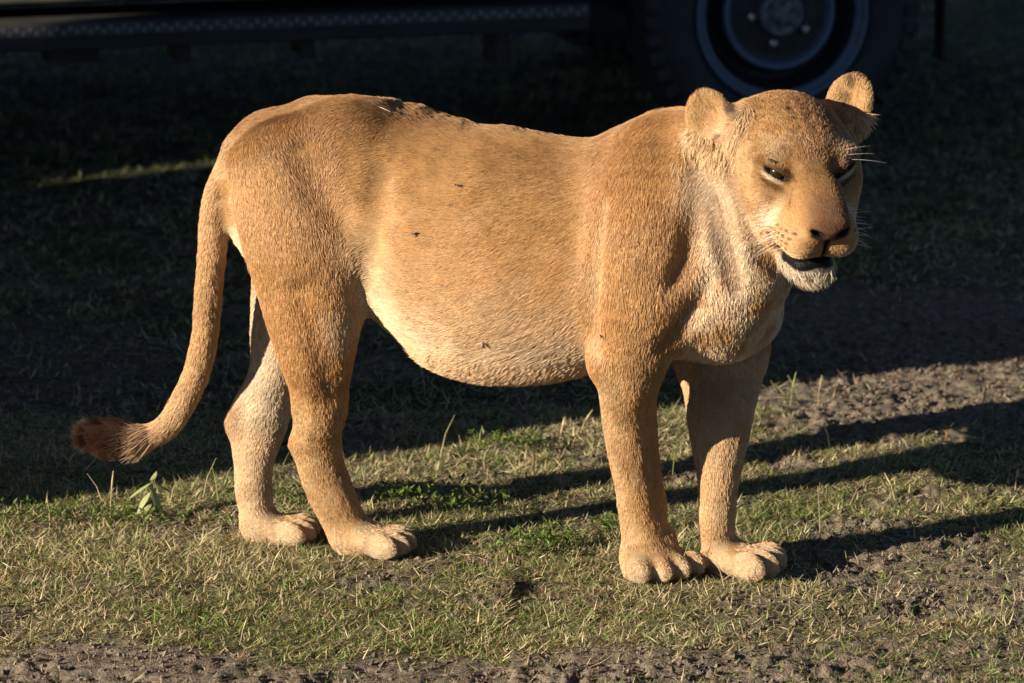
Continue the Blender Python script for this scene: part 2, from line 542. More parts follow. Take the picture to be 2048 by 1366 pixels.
    boxes("exhaust_pipe", [(-2.0, .9, .60, .66, .40, .45)], M_DARK, root, .02)
    for x in (.46, -2.52):
        for y0 in (.01, Wd - .24):
            boxes("mud_flap", [(x, x + .006, y0 + (.16 if y0 < .5 else 0), y0 + .23, .20, .52)], M_TYRE, root)
    boxes("front_bumper", [(-4.12, -3.95, 0, Wd, .50, .66)], M_DARK, root, .02)
    boxes("rear_bumper", [(1.04, 1.14, .1, Wd - .1, .48, .58)], M_DARK, root, .02)
    for yy in (.28, Wd - .28):
        h = lathe("headlamp", [(.09, 0), (.085, -.02), (.05, -.03), (.001, -.034)], M_LAMP, root, seg=24)
        h.location = (-3.935, yy, .86); h.rotation_euler = (0, 0, -math.pi / 2)
    for y0 in (.05, Wd - .14):
        boxes("tail_lamp", [(1.026, 1.04, y0, y0 + .09, .75, .98)], M_LAMP, root)
    make_wheel(root, (0, 0, 0)); make_wheel(root, (-2.98, 0, 0))
    make_wheel(root, (0, Wd, 0), flip=True); make_wheel(root, (-2.98, Wd, 0), flip=True)
    return root


def copy_tree(o, parent=None):
    c = o.copy()
    COL.objects.link(c)
    if parent is not None:
        c.parent = parent
    for ch in list(o.children):
        copy_tree(ch, c)
    return c


VC = G(1566, 322)
vehicle = make_vehicle((VC[0], VC[1], 0), R(13.0), "dusty safari vehicle parked behind the lioness, its wheel beside her head")


def place_by_shade(q, x, yaw):
    """rear near corner on the sun line with cross-distance q"""
    az = SUN_AZ
    y = (q + x * math.sin(az)) / math.cos(az)
    cx, sx = math.cos(yaw), math.sin(yaw)
    ox, oy = 1.02, 0.02
    return (x - (ox * cx - oy * sx), y - (ox * sx + oy * cx), 0)


for q, x, lb in ((.90, -2.7, "safari vehicle standing just outside the left edge, casting the broad shadow"),
                 (3.57, -5.6, "unseen safari vehicle added farther off to the left, shading all beyond the lit gap")):  # second one is added out of view to bound the sunlit gap
    v = copy_tree(vehicle)
    v.location = place_by_shade(q, x, R(10.0))
    v.rotation_euler = (0, 0, R(10.0))
    v["label"] = lb
bpy.context.view_layer.update()
print("vehicles", round(time.time() - T0, 1))
# ================================================================== lioness
# The body is one implicit surface (swept elliptical sections, smoothly joined)
# turned into a single continuous mesh, then covered with real fur strands.
LION_RNG = np.random.default_rng(7)
PRIMS = []                     # evaluated in order


def catmull(A, n):
    A = np.asarray(A, float)
    A2 = np.vstack([2 * A[0] - A[1], A, 2 * A[-1] - A[-2]])
    out = []
    for i in range(len(A) - 1):
        p0, p1, p2, p3 = A2[i:i + 4]
        for j in range(n):
            t = j / n
            out.append(0.5 * (2 * p1 + (p2 - p0) * t + (2 * p0 - 5 * p1 + 4 * p2 - p3) * t * t
                              + (3 * p1 - p0 - 3 * p2 + p3) * t ** 3))
    out.append(A[-1])
    return np.array(out)


def chain(name, st, D, k=0.04, n=4, cap=0.7, op='add', upright=None, pw=2, **fur):
    """st: list of (centre, a, b): b along D, a along axis x D"""
    A = np.array([np.r_[c, a, b] for c, a, b in st])
    S = catmull(A, n)
    S[:, 3:] = np.maximum(S[:, 3:], 0.004)
    segs = []
    for i in range(len(S) - 1):
        c0, c1 = S[i, :3], S[i + 1, :3]
        ax = c1 - c0
        L = np.linalg.norm(ax)
        if L < 1e-6:
            continue
        ax = ax / L
        if upright is not None:                 # section stays upright: a along 'upright'
            d = unit(np.cross(ax, upright))
        else:
            d = np.asarray(D, float)
            d = unit(d - ax * d.dot(ax))
        s = np.cross(ax, d)
        segs.append((c0, ax, L, s, d, S[i, 3:], S[i + 1, 3:], i == 0, i == len(S) - 2))
    PRIMS.append(dict(name=name, kind='chain', pw=pw, segs=segs, k=k, cap=cap, op=op, fur=fur, S=S))


def ell(name, c, axes, r, k=0.03, op='add', **fur):
    """axes: 3x3 rows = local axes, r: radii along them"""
    PRIMS.append(dict(name=name, kind='ell', c=np.asarray(c, float), M=np.asarray(axes, float),
                      r=np.asarray(r, float), k=k, op=op, fur=fur))


def seg_dist(X, Y, Z, sg, cap, pw=2):
    c0, ax, L, s, d, r0, r1, first, last = sg
    x, y, z = X - c0[0], Y - c0[1], Z - c0[2]
    w = x * ax[0] + y * ax[1] + z * ax[2]
    t = np.clip(w / L, 0, 1)
    a = r0[0] + (r1[0] - r0[0]) * t
    b = r0[1] + (r1[1] - r0[1]) * t
    u = x * s[0] + y * s[1] + z * s[2]
    v = x * d[0] + y * d[1] + z * d[2]
    w = w - t * L
    m = np.minimum(a, b) * cap
    if pw != 2:
        return ((np.abs(u / a) ** pw + np.abs(v / b) ** pw + np.abs(w / m) ** pw) ** (1 / pw) - 1) * np.minimum(a, b)
    k0 = np.sqrt((u / a) ** 2 + (v / b) ** 2 + (w / m) ** 2)
    k1 = np.sqrt((u / (a * a)) ** 2 + (v / (b * b)) ** 2 + (w / (m * m)) ** 2) + 1e-6
    return k0 * (k0 - 1) / k1


def ell_dist(X, Y, Z, p):
    c, M, r = p['c'], p['M'], p['r']
    x, y, z = X - c[0], Y - c[1], Z - c[2]
    k0 = 0
    k1 = 0
    for i in range(3):
        q = x * M[i, 0] + y * M[i, 1] + z * M[i, 2]
        k0 = k0 + (q / r[i]) ** 2
        k1 = k1 + (q / r[i] ** 2) ** 2
    k0, k1 = np.sqrt(k0), np.sqrt(k1) + 1e-6
    return k0 * (k0 - 1) / k1


FAR = 0.075
PAD = 0.07


def prim_boxes(p):
    if p['kind'] == 'ell':
        e = np.sqrt(((p['M'] * p['r'][:, None]) ** 2).sum(0))
        return [(p['c'] - e - PAD, p['c'] + e + PAD, None)]
    out = []
    for sg in p['segs']:
        c0, ax, L, s, d, r0, r1, first, last = sg
        c1 = c0 + ax * L
        pts = []
        for c, r in ((c0, r0), (c1, r1)):
            e = np.sqrt((s * r[0]) ** 2 + (d * r[1]) ** 2)
            m = min(r) * p['cap'] if (first or last) else 0.0
            e = e + np.abs(ax) * m + PAD
            pts += [c - e, c + e]
        pts = np.array(pts)
        out.append((pts.min(0), pts.max(0), sg))
    return out


def smin(a, b, k):
    h = np.maximum(k - np.abs(a - b), 0) / k
    return np.minimum(a, b) - h * h * k * 0.25


def smax(a, b, k):
    h = np.maximum(k - np.abs(a - b), 0) / k
    return np.maximum(a, b) + h * h * k * 0.25


def eval_grid(xs, ys, zs):
    Fd = np.full((len(xs), len(ys), len(zs)), FAR, np.float32)
    axs = [xs, ys, zs]
    for p in PRIMS:
        boxes = prim_boxes(p)
        lo = np.min([b[0] for b in boxes], 0)
        hi = np.max([b[1] for b in boxes], 0)
        I = [(np.searchsorted(axs[i], lo[i]), np.searchsorted(axs[i], hi[i])) for i in range(3)]
        if any(a >= b for a, b in I):
            continue
        blk = np.full([b - a for a, b in I], FAR, np.float32)
        for blo, bhi, sg in boxes:
            J = [(max(np.searchsorted(axs[i], blo[i]), I[i][0]), min(np.searchsorted(axs[i], bhi[i]), I[i][1])) for i in range(3)]
            if any(a >= b for a, b in J):
                continue
            X = xs[J[0][0]:J[0][1]][:, None, None]
            Y = ys[J[1][0]:J[1][1]][None, :, None]
            Z = zs[J[2][0]:J[2][1]][None, None, :]
            d = seg_dist(X, Y, Z, sg, p['cap'], p['pw']) if sg is not None else ell_dist(X, Y, Z, p)
            v = blk[J[0][0] - I[0][0]:J[0][1] - I[0][0], J[1][0] - I[1][0]:J[1][1] - I[1][0], J[2][0] - I[2][0]:J[2][1] - I[2][0]]
            np.minimum(v, d, out=v)
        v = Fd[I[0][0]:I[0][1], I[1][0]:I[1][1], I[2][0]:I[2][1]]
        if p['op'] == 'add':
            v[...] = smin(v, blk, p['k'])
        else:
            v[...] = smax(v, -blk, p['k'])
    return Fd


def prim_dist_pts(p, V):
    """distance from points V (N,3) to primitive, and the local axis direction"""
    d = np.full(len(V), FAR, np.float32)
    tan = np.zeros((len(V), 3), np.float32)
    bx = prim_boxes(p)
    lo, hi = np.min([b[0] for b in bx], 0), np.max([b[1] for b in bx], 0)
    sub = np.all((V > lo) & (V < hi), axis=1).nonzero()[0]
    Vs = V[sub]
    for blo, bhi, sg in bx:
        m = sub[np.all((Vs > blo) & (Vs < bhi), axis=1)]
        if not len(m):
            continue
        q = V[m]
        dd = seg_dist(q[:, 0], q[:, 1], q[:, 2], sg, p['cap'], p['pw']) if sg is not None else ell_dist(q[:, 0], q[:, 1], q[:, 2], p)
        better = dd < d[m]
        mi = m[better]
        d[mi] = dd[better]
        if sg is not None:
            tan[mi] = sg[1]
    return d, tan


def surface_nets(Fd, xs, ys, zs):
    S = Fd < 0
    nx, ny, nz = S.shape
    cnt = np.zeros((nx - 1, ny - 1, nz - 1), np.int8)
    for a in (0, 1):
        for b in (0, 1):
            for c in (0, 1):
                cnt += S[a:nx - 1 + a, b:ny - 1 + b, c:nz - 1 + c]
    act = (cnt > 0) & (cnt < 8)
    ci, cj, ck = act.nonzero()
    idx = np.full(act.shape, -1, np.int32)
    idx[ci, cj, ck] = np.arange(len(ci))
    corner = {}
    for a in (0, 1):
        for b in (0, 1):
            for c in (0, 1):
                corner[a, b, c] = Fd[ci + a, cj + b, ck + c]
    acc = np.zeros((len(ci), 3))
    num = np.zeros(len(ci))
    for (a, b) in [((0, 0, 0), (1, 0, 0)), ((0, 1, 0), (1, 1, 0)), ((0, 0, 1), (1, 0, 1)), ((0, 1, 1), (1, 1, 1)),
                   ((0, 0, 0), (0, 1, 0)), ((1, 0, 0), (1, 1, 0)), ((0, 0, 1), (0, 1, 1)), ((1, 0, 1), (1, 1, 1)),
                   ((0, 0, 0), (0, 0, 1)), ((1, 0, 0), (1, 0, 1)), ((0, 1, 0), (0, 1, 1)), ((1, 1, 0), (1, 1, 1))]:
        fa, fb = corner[a], corner[b]
        m = (fa < 0) != (fb < 0)
        t = np.where(m, fa / np.where(m, fa - fb, 1), 0)
        for ax in range(3):
            acc[:, ax] += np.where(m, a[ax] + (b[ax] - a[ax]) * t, 0)
        num += m
    acc /= num[:, None]
    V = np.empty((len(ci), 3))
    for ax, (g, cc) in enumerate(((xs, ci), (ys, cj), (zs, ck))):
        V[:, ax] = g[cc] + (g[cc + 1] - g[cc]) * acc[:, ax]
    faces = []
    # x edges
    e = S[:-1, 1:-1, 1:-1] != S[1:, 1:-1, 1:-1]
    i, j, k = e.nonzero(); j += 1; k += 1
    q = np.stack([idx[i, j - 1, k - 1], idx[i, j, k - 1], idx[i, j, k], idx[i, j - 1, k]], 1)
    fl = S[i, j, k]
    q[~fl] = q[~fl][:, ::-1]; faces.append(q)
    e = S[1:-1, :-1, 1:-1] != S[1:-1, 1:, 1:-1]
    i, j, k = e.nonzero(); i += 1; k += 1
    q = np.stack([idx[i - 1, j, k - 1], idx[i - 1, j, k], idx[i, j, k], idx[i, j, k - 1]], 1)
    fl = S[i, j, k]
    q[~fl] = q[~fl][:, ::-1]; faces.append(q)
    e = S[1:-1, 1:-1, :-1] != S[1:-1, 1:-1, 1:]
    i, j, k = e.nonzero(); i += 1; j += 1
    q = np.stack([idx[i - 1, j - 1, k], idx[i, j - 1, k], idx[i, j, k], idx[i - 1, j, k]], 1)
    fl = S[i, j, k]
    q[~fl] = q[~fl][:, ::-1]; faces.append(q)
    return V, np.vstack(faces)


# ---- pose -----------------------------------------------------------
X_, Y_, Z_ = np.eye(3)


BS, YS = .90, 1.15          # girth and depth of the build


def yc(px):                    # depth of the spine at a place along the body
    return 0.22 - (px - 600.0) * 0.155 / 730.0


AXIS = unit(P(1330, 400, yc(1330) * YS) * [1, 1, 0] - P(600, 400, yc(600) * YS) * [1, 1, 0])
LAT = unit(np.cross(Z_, AXIS))         # towards the animal's far (left) side


def trunk_station(px, top, bot, b, y=None):
    y = (yc(px) if y is None else y) * YS
    b = b * BS
    c = P(px, (top + bot) / 2, y)
    h = (bot - top) / 2 / pxs(c) - .003
    a = math.sqrt(max(h * h - (b * ST) ** 2, 0.0004)) / CT
    return (c, a, b)


chain('trunk', [trunk_station(*s) for s in [
    (484, 258, 400, .070), (520, 228, 460, .105), (570, 207, 545, .130), (630, 195, 600, .150), (700, 191, 600, .160),
    (770, 194, 592, .174), (840, 212, 652, .188), (910, 231, 715, .194), (980, 245, 752, .204), (1050, 257, 754, .206),
    (1120, 268, 746, .198), (1190, 273, 734, .186), (1260, 272, 722, .165), (1320, 262, 714, .150), (1380, 250, 705, .13)]],
    LAT, k=.02, n=4, cap=.5, dirn=-1, down=.55, length=.013)


def limb(name, rows, k, n=4, cap=.8, D=Y_, **fur):
    """rows: (left x, left y, right x, right y, depth y, half depth b)"""
    st = []
    for lx, ly, rx, ry, y, b in rows:
        y, b = y * YS, b * BS
        p0, p1 = P(lx, ly, y), P(rx, ry, y)
        inset = .0045 if 'leg' in name else (.001 if name == 'tail' else .003)
        st.append(((p0 + p1) / 2, np.linalg.norm(p1 - p0) / 2 - inset, b - inset))
    chain(name, st, D, k=k, n=n, cap=cap, **fur)


# near shoulder blade and upper arm
limb('near_shoulder', [(1258, 320, 1400, 275, .005, .065), (1216, 380, 1420, 365, -.030, .08), (1185, 470, 1420, 480, -.055, .088),
                       (1180, 580, 1400, 600, -.055, .082), (1186, 670, 1352, 695, -.043, .066), (1194, 730, 1322, 745, -.022, .054)],
     .045, dirn=1, down=.3, length=.015)
limb('far_shoulder', [(1260, 300, 1400, 250, .13, .07), (1270, 400, 1450, 380, .16, .08), (1290, 540, 1500, 540, .17, .08),
                      (1320, 650, 1530, 650, .165, .07), (1350, 730, 1536, 715, .15, .06)],
     .05, dirn=1, down=.3, length=.015)
# near foreleg
limb('near_foreleg', [(1190, 700, 1335, 720, -.03, .064), (1192, 770, 1320, 775, -.026, .055), (1197, 830, 1320, 830, .000, .048),
                      (1207, 890, 1323, 890, .016, .045), (1220, 950, 1330, 950, .030, .044), (1230, 1010, 1340, 1010, .045, .047),
                      (1237, 1060, 1340, 1058, .05, .048), (1237, 1098, 1352, 1096, .045, .05), (1238, 1130, 1372, 1128, .04, .052)],
     .03, dirn=1, down=.0, length=.011)
limb('far_foreleg', [(1352, 690, 1540, 680, .15, .065), (1356, 750, 1532, 745, .128, .056), (1363, 810, 1518, 805, .100, .052),
                     (1372, 870, 1506, 865, .082, .048), (1384, 930, 1492, 925, .072, .046), (1392, 990, 1481, 985, .068, .045),
                     (1394, 1045, 1475, 1040, .066, .045), (1398, 1090, 1477, 1085, .072, .046), (1408, 1128, 1500, 1125, .068, .046)],
     .03, dirn=1, down=.0, length=.011)
# near hind leg
limb('near_thigh', [(448, 330, 700, 250, .14, .07), (462, 410, 750, 360, .125, .078), (478, 490, 758, 450, .115, .085), (503, 565, 748, 545, .115, .084),
                    (528, 640, 730, 640, .12, .078), (553, 710, 714, 712, .125, .07), (575, 775, 702, 775, .145, .056), (588, 830, 692, 832, .16, .047)],
     .026, dirn=1, down=.0, length=.013)
limb('near_hind_leg', [(584, 800, 698, 800, .153, .05), (582, 855, 690, 850, .165, .045), (579, 895, 690, 880, .175, .042), (590, 945, 694, 920, .185, .04),
                       (612, 1000, 712, 970, .19, .041), (636, 1045, 728, 1015, .192, .043), (656, 1085, 748, 1050, .192, .046),
                       (672, 1108, 766, 1072, .19, .046)],
     .02, dirn=1, down=.0, length=.010)
# far hind leg
limb('far_thigh', [(515, 400, 680, 330, .32, .07), (508, 500, 700, 480, .335, .085), (498, 580, 680, 590, .335, .085), (496, 660, 640, 670, .325, .075),
                   (497, 720, 610, 730, .315, .062), (484, 780, 590, 780, .30, .052), (465, 825, 580, 820, .29, .045)],
     .04, dirn=1, down=.0, length=.011)
limb('far_hind_leg', [(474, 800, 584, 800, .293, .048), (451, 842, 580, 850, .285, .042), (455, 885, 566, 895, .277, .04), (463, 935, 551, 940, .268, .040),
                      (466, 985, 550, 985, .26, .041), (477, 1030, 553, 1028, .255, .043), (486, 1062, 566, 1056, .252, .045), (492, 1082, 580, 1072, .25, .045)],
     .02, dirn=1, down=.0, length=.010)
# tail: up the rump, down, and out to the tuft
tail_rows = [(452, 300, 496, 300, 0.215, 0.0336),
             (424, 342, 470, 356, 0.215, 0.037),
             (406, 388, 462, 398, 0.215, 0.037),
             (396, 450, 462, 455, 0.22, 0.0358),
             (392, 530, 452, 530, 0.225, 0.033),
             (386, 610, 445, 612, 0.235, 0.0319),
             (381, 670, 438, 680, 0.245, 0.0302),
             (367, 732, 421, 752, 0.255, 0.0291),
             (344, 786, 392, 818, 0.262, 0.028),
             (318, 830, 352, 872, 0.265, 0.0269),
             (284, 850, 298, 897, 0.265, 0.0246),
             (244, 848, 246, 900, 0.262, 0.0213),
             (204, 852, 200, 890, 0.26, 0.0134),
             (186, 860, 184, 878, 0.258, 0.0067)]
limb('tail', tail_rows, .01, dirn=1, down=.0, length=.014)

# chest, neck
chain('neck', [trunk_station(1310, 246, 640, .14, .05), trunk_station(1360, 222, 620, .132, .03), trunk_station(1410, 206, 580, .122, .00),
               trunk_station(1460, 200, 540, .115, -.035), trunk_station(1515, 198, 490, .105, -.06), trunk_station(1560, 210, 440, .09, -.075)],
      LAT, k=.05, n=4, cap=.5, dirn=-1, down=.9, length=.012)
def PY(px, py, y):
    return P(px, py, y * YS)


def bell(name, c, axes, r, k=.03, **fur):
    ell(name, c, axes, np.array(r) * BS, k, **fur)


bell('chest', PY(1450, 575, -.005), np.array([AXIS, LAT, Z_]), (.100, .125, .125), k=.06, dvec=(-.1, -.1, -1), length=.015)
bell('brisket', PY(1430, 622, .04), np.array([AXIS, LAT, Z_]), (.115, .10, .072), k=.05, dvec=(.2, -.2, -1), length=.020)
bell('throat', PY(1508, 498, -.06), np.array([AXIS, LAT, Z_]), (.075, .08, .11), k=.06, dvec=(-.15, -.1, -1), length=.013)
bell('belly_sag', PY(1010, 688, yc(1010)), np.array([AXIS, LAT, Z_]), (.17, .10, .052), k=.06, dvec=(-.5, 0, -.8), length=.020)
bell('flank_fold', PY(722, 500, yc(735) - .09), np.array([unit([.3, 0, -.95]), unit([.95, 0, .3]), Y_]), (.07, .03, .03), k=.04, dvec=(-.3, 0, -1), length=.016)
bell('croup', PY(578, 292, yc(578)), np.array([AXIS, LAT, Z_]), (.098, .095, .070), k=.06, dvec=(-1, 0, -.6), length=.012)
bell('hip_bone', PY(700, 250, yc(700) - .07), np.array([X_, Y_, Z_]), (.07, .05, .05), k=.06, dvec=(-1, 0, -.5), length=.013)

# bony points: hocks, wrist pad
bell('near_hock', PY(599, 884, .178), np.eye(3), (.023, .020, .026), k=.016, dvec=(.2, 0, -1), length=.009)
bell('far_hock', PY(472, 846, .285), np.eye(3), (.024, .020, .028), k=.016, dvec=(.2, 0, -1), length=.009)
bell('wrist_pad', PY(1336, 1078, .045), np.eye(3), (.016, .016, .024), k=.014, dvec=(.1, 0, -1), length=.009)
bell('near_elbow', PY(1203, 722, -.045), np.eye(3), (.026, .024, .036), k=.03, dvec=(.1, 0, -1), length=.012)

# ---- head -----------------------------------------------------------
HY, HP = R(14.0), R(13.5)
HF = np.array([math.sin(HY) * math.cos(HP), -math.cos(HY) * math.cos(HP), -math.sin(HP)])
HL = np.array([math.cos(HY), math.sin(HY), 0.0])
HU = np.array([math.sin(HY) * math.sin(HP), -math.cos(HY) * math.sin(HP), math.cos(HP)])
HM = np.array([HF, HL, HU])
HO = P(1615, 335, -.20)
HS = .965


def hp(f, l, u):
    return HO + HS * (f * HF + l * HL + u * HU)


def hell(name, c, r, k, op='add', M=None, **fur):
    ell(name, hp(*c), HM if M is None else M, np.array(r) * HS, k, op, **fur)


def rot_about(axis, ang):
    """rotation matrix about a unit axis"""
    a = unit(axis)
    K = np.array([[0, -a[2], a[1]], [a[2], 0, -a[0]], [-a[1], a[0], 0]])
    return np.eye(3) + math.sin(ang) * K + (1 - math.cos(ang)) * K @ K


hell('skull', (-.105, 0, .004), (.130, .094, .076), .035, dvec=tuple(-HF), length=.010)
hell('brow', (-.025, 0, .012), (.055, .074, .050), .026, dvec=tuple(-HF + .5 * HU), length=.007)
for s in (-1, 1):
    hell('cheek', (-.060, s * .078, -.04), (.075, .033, .055), .04, dvec=tuple(-HF * .8 + s * .5 * HL - .4 * HU), length=.009)
    hell('jowl', (-.035, s * .052, -.096), (.090, .042, .052), .032, dvec=tuple(-HF * .6 + s * .4 * HL - .8 * HU), length=.014)
    hell('brow_ridge', (-.008, s * .066, .022), (.028, .030, .017), .020, dvec=tuple(-HF * .5 + s * .3 * HL + HU), length=.006)
    hell('under_eye', (-.004, s * .058, -.030), (.034, .034, .022), .022, dvec=tuple(-HF * .8 + s * .5 * HL - .3 * HU), length=.006)
chain('muzzle_bridge', [(hp(-.03, 0, -.005), .036 * HS, .056 * HS), (hp(.03, 0, -.014), .034 * HS, .046 * HS), (hp(.08, 0, -.024), .032 * HS, .041 * HS),
                        (hp(.115, 0, -.034), .029 * HS, .039 * HS), (hp(.138, 0, -.044), .020 * HS, .036 * HS)], HL, k=.016, n=3, cap=.8, pw=2.7, dirn=-1, down=0, length=.0045)
chain('muzzle_core', [(hp(-.04, 0, -.085), .055 * HS, .072 * HS), (hp(.02, 0, -.083), .048 * HS, .060 * HS), (hp(.08, 0, -.080), .042 * HS, .05 * HS),
                      (hp(.108, 0, -.080), .034 * HS, .04 * HS)], HL, k=.03, n=3, cap=.8, dirn=-1, down=.3, length=.006)
for s in (-1, 1):
    hell('whisker_pad', (.084, s * .035, -.086), (.055, .034, .038), .02, dvec=tuple(-HF * .8 + s * .6 * HL - .35 * HU), length=.007)
hell('nose_block', (.138, 0, -.052), (.020, .035, .018), .015, dvec=tuple(-HF), length=.003)
chain('lower_jaw', [(hp(-.06, 0, -.138), .045 * HS, .066 * HS), (hp(.0, 0, -.150), .036 * HS, .053 * HS), (hp(.045, 0, -.151), .028 * HS, .043 * HS),
                    (hp(.076, 0, -.150), .024 * HS, .036 * HS)], HL, k=.025, n=3, cap=.9, dirn=-1, down=.8, length=.008)
# mouth slit
chain('mouth_gap', [(hp(.046, -.062, -.134), .005 * HS, .02 * HS), (hp(.062, -.056, -.130), .0075 * HS, .024 * HS), (hp(.10, -.03, -.130), .007 * HS, .03 * HS),
                    (hp(.118, 0, -.127), .006 * HS, .03 * HS), (hp(.10, .03, -.130), .007 * HS, .03 * HS), (hp(.062, .056, -.130), .0075 * HS, .024 * HS),
                    (hp(.046, .062, -.134), .005 * HS, .02 * HS)], None, k=.006, n=4, op='sub', upright=HU)
# philtrum, eye slits, nostrils
hell('philtrum', (.140, 0, -.098), (.016, .0035, .030), .006, 'sub')
EYES = []
for s in (-1, 1):
    sl = unit(-s * .86 * HL - .43 * HU + .25 * HF)          # outer corner to inner corner
    ou = unit(HF * .9 + s * .42 * HL)
    ou = unit(ou - sl * ou.dot(sl))
    up = np.cross(sl, ou)
    if up.dot(HU) < 0: up = -up
    EM = np.array([sl, ou, up])
    ec = hp(.020, s * .060, .000)
    EYES.append((ec, EM, s))
    ell('eye_hollow', ec + ou * .012, EM, (.040, .016, .026), .02, 'sub')
    ell('eyelid_bulge', ec - ou * .012 + up * .004, EM, (.024, .019, .018), .012, dvec=tuple(-HF * .5 + s * .5 * HL + HU * .6), length=.004)
    ell('eye_slit', ec + ou * .004 - up * .003, EM, (.023, .015, .0064), .004, 'sub')
    ell('nostril', hp(.152, s * .022, -.055), HM @ rot_about(HF, s * .45).T, np.array((.010, .013, .0036)) * HS, .005, 'sub')

# ears: cupped shells
def ear(name, c, n, up, rw, rh, cup):
    n = unit(n)
    up = unit(np.asarray(up) - n * np.dot(up, n))
    si = np.cross(up, n)
    M = np.array([n, si, up])
    ell(name, c, M, (.014, rw, rh), .012, dvec=tuple(up), length=.009)
    ell(name + '_hollow', c + n * cup, M, (.018, rw * .74, rh * .78), .010, 'sub')
    return M


NEAR_EAR_C = P(1420, 238, -.095)
FAR_EAR_C = P(1698, 207, -.015)
chain('near_ear_root', [(P(1490, 262, -.10), .045, .036), (P(1455, 260, -.095), .038, .027), (P(1430, 262, -.09), .032, .02)], Y_, k=.03, n=2, dirn=1, length=.010)
chain('far_ear_root', [(P(1655, 255, -.02), .045, .036), (P(1680, 245, -.015), .038, .025), (P(1695, 235, -.01), .032, .02)], Y_, k=.03, n=2, dirn=1, length=.010)
NE_M = ear('near_ear', NEAR_EAR_C, (-.34, -.90, .18), (-.45, 0, .9), .042, .051, .016)
FE_M = ear('far_ear', FAR_EAR_C, (-.42, -.85, .15), (.35, 0, .94), .043, .052, .016)


# ---- paws -----------------------------------------------------------
def paw(name, heel, yaw, width, length, height, ntoe=4, toe_h=.026):
    """heel: ground point under the wrist; yaw: heading (0 = +x, negative = towards viewer)"""
    d = np.array([math.cos(yaw), math.sin(yaw), 0.0])
    l = np.array([-math.sin(yaw), math.cos(yaw), 0.0])
    chain(name, [(heel + d * -.005 + Z_ * (height * .50), height * .46, width * .34), (heel + d * length * .35 + Z_ * (height * .46), height * .45, width * .42),
                 (heel + d * length * .74 + Z_ * (height * .36), height * .36, width * .45)], l, k=.02, n=3, cap=.9, dirn=1, length=.008)
    for i in range(ntoe):
        q = (i - (ntoe - 1) / 2) / ((ntoe - 1) / 2)
        td = unit(d + l * q * .22)
        base = heel + d * (length * (.80 - .13 * q * q)) + l * q * width * .37 + Z_ * toe_h * .9
        M = np.array([td, unit(np.cross(Z_, td)), Z_])
        ell(name + '_toe', base, M, (.036, width * .140, toe_h * .92), .011, dvec=tuple(td - Z_ * .5), length=.009)


paw('near_fore_paw', np.array([*P(1290, 1120, .085)[:2], 0]), R(-62), .132, .104, .056, toe_h=.024)
paw('far_fore_paw', np.array([*P(1440, 1125, .075)[:2], 0]), R(-26), .112, .104, .060, toe_h=.028)
paw('near_hind_paw', np.array([*P(702, 1090, .215)[:2], 0]), R(-22), .098, .106, .055, toe_h=.024)
paw('far_hind_paw', np.array([*P(514, 1070, .29)[:2], 0]), R(-14), .096, .098, .053, toe_h=.024)


# folds and tendon hollows, pressed into the finished masses
_cx, _cy, _cz = (np.arange(a, b, .008, dtype=np.float32) for a, b in ((-.82, .68), (-.42, .52), (-.02, 1.02)))
_coarse = eval_grid(_cx, _cy, _cz)


def surf(px, py):
    """depth of the near surface of the animal at a measured place"""
    for y in np.arange(-.41, .5, .004):
        q = P(px, py, y)
        i, j, k = (int(round((q[a] - g[0]) / .008)) for a, g in enumerate((_cx, _cy, _cz)))
        if 0 <= i < len(_cx) and 0 <= j < len(_cy) and 0 <= k < len(_cz) and _coarse[i, j, k] < 0:
            return q
    return P(px, py, .1)


def crease(name, pts, r, depth, k):
    st = []
    for i, (a, b) in enumerate(pts):
        f = .45 if i in (0, len(pts) - 1) else 1.0
        q = surf(a, b) + np.array([0, -1.0, 0]) * (r * f - depth * (f if f == 1 else .15))
        st.append((q, r * f, r * f))
    chain(name, st, Y_, k=k, n=4, op='sub')


crease('shoulder_fold', [(1208, 400), (1192, 500), (1184, 600), (1189, 700)], .012, .006, .022)
crease('neck_line', [(1392, 310), (1396, 390), (1384, 470), (1350, 560)], .014, .006, .03)
crease('arm_line', [(1420, 560), (1375, 630), (1322, 695)], .012, .007, .02)
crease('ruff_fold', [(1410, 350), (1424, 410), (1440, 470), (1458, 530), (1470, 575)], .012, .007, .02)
crease('jaw_line', [(1458, 310), (1474, 390), (1494, 460), (1524, 512), (1552, 535)], .012, .0075, .016)
crease('thigh_line', [(772, 330), (758, 420), (740, 510), (725, 590)], .016, .006, .03)
crease('near_tendon', [(586, 770), (598, 820), (600, 872)], .008, .006, .012)
crease('far_tendon', [(500, 740), (490, 795), (478, 850), (484, 900)], .008, .006, .012)
crease('stifle_line', [(600, 580), (618, 630), (640, 690), (655, 760), (660, 800)], .014, .003, .03)
crease('fore_tendon', [(1300, 800), (1306, 880), (1314, 960), (1318, 1030)], .010, .004, .02)
crease('hip_line', [(600, 300), (640, 380), (690, 440)], .018, .004, .04)


def grid_axis(lo, hi, fine, h0, h1):
    out = [lo]
    while out[-1] < hi:
        v = out[-1]
        out.append(v + (h1 if fine[0] < v < fine[1] else h0))
    return np.array(out, np.float32)


VOX, VOXF = .0045, .0027
gx = grid_axis(-.82, .68, (.31, .64), VOX, VOXF)
gy = grid_axis(-.42, .52, (-.38, .03), VOX, VOXF)
gz = grid_axis(-.02, 1.02, (.48, .97), VOX, VOXF)
SDF = eval_grid(gx, gy, gz)
LV, LF = surface_nets(SDF, gx, gy, gz)
print("lion verts", len(LV), "grid", SDF.shape, "t", round(time.time() - T0, 1))


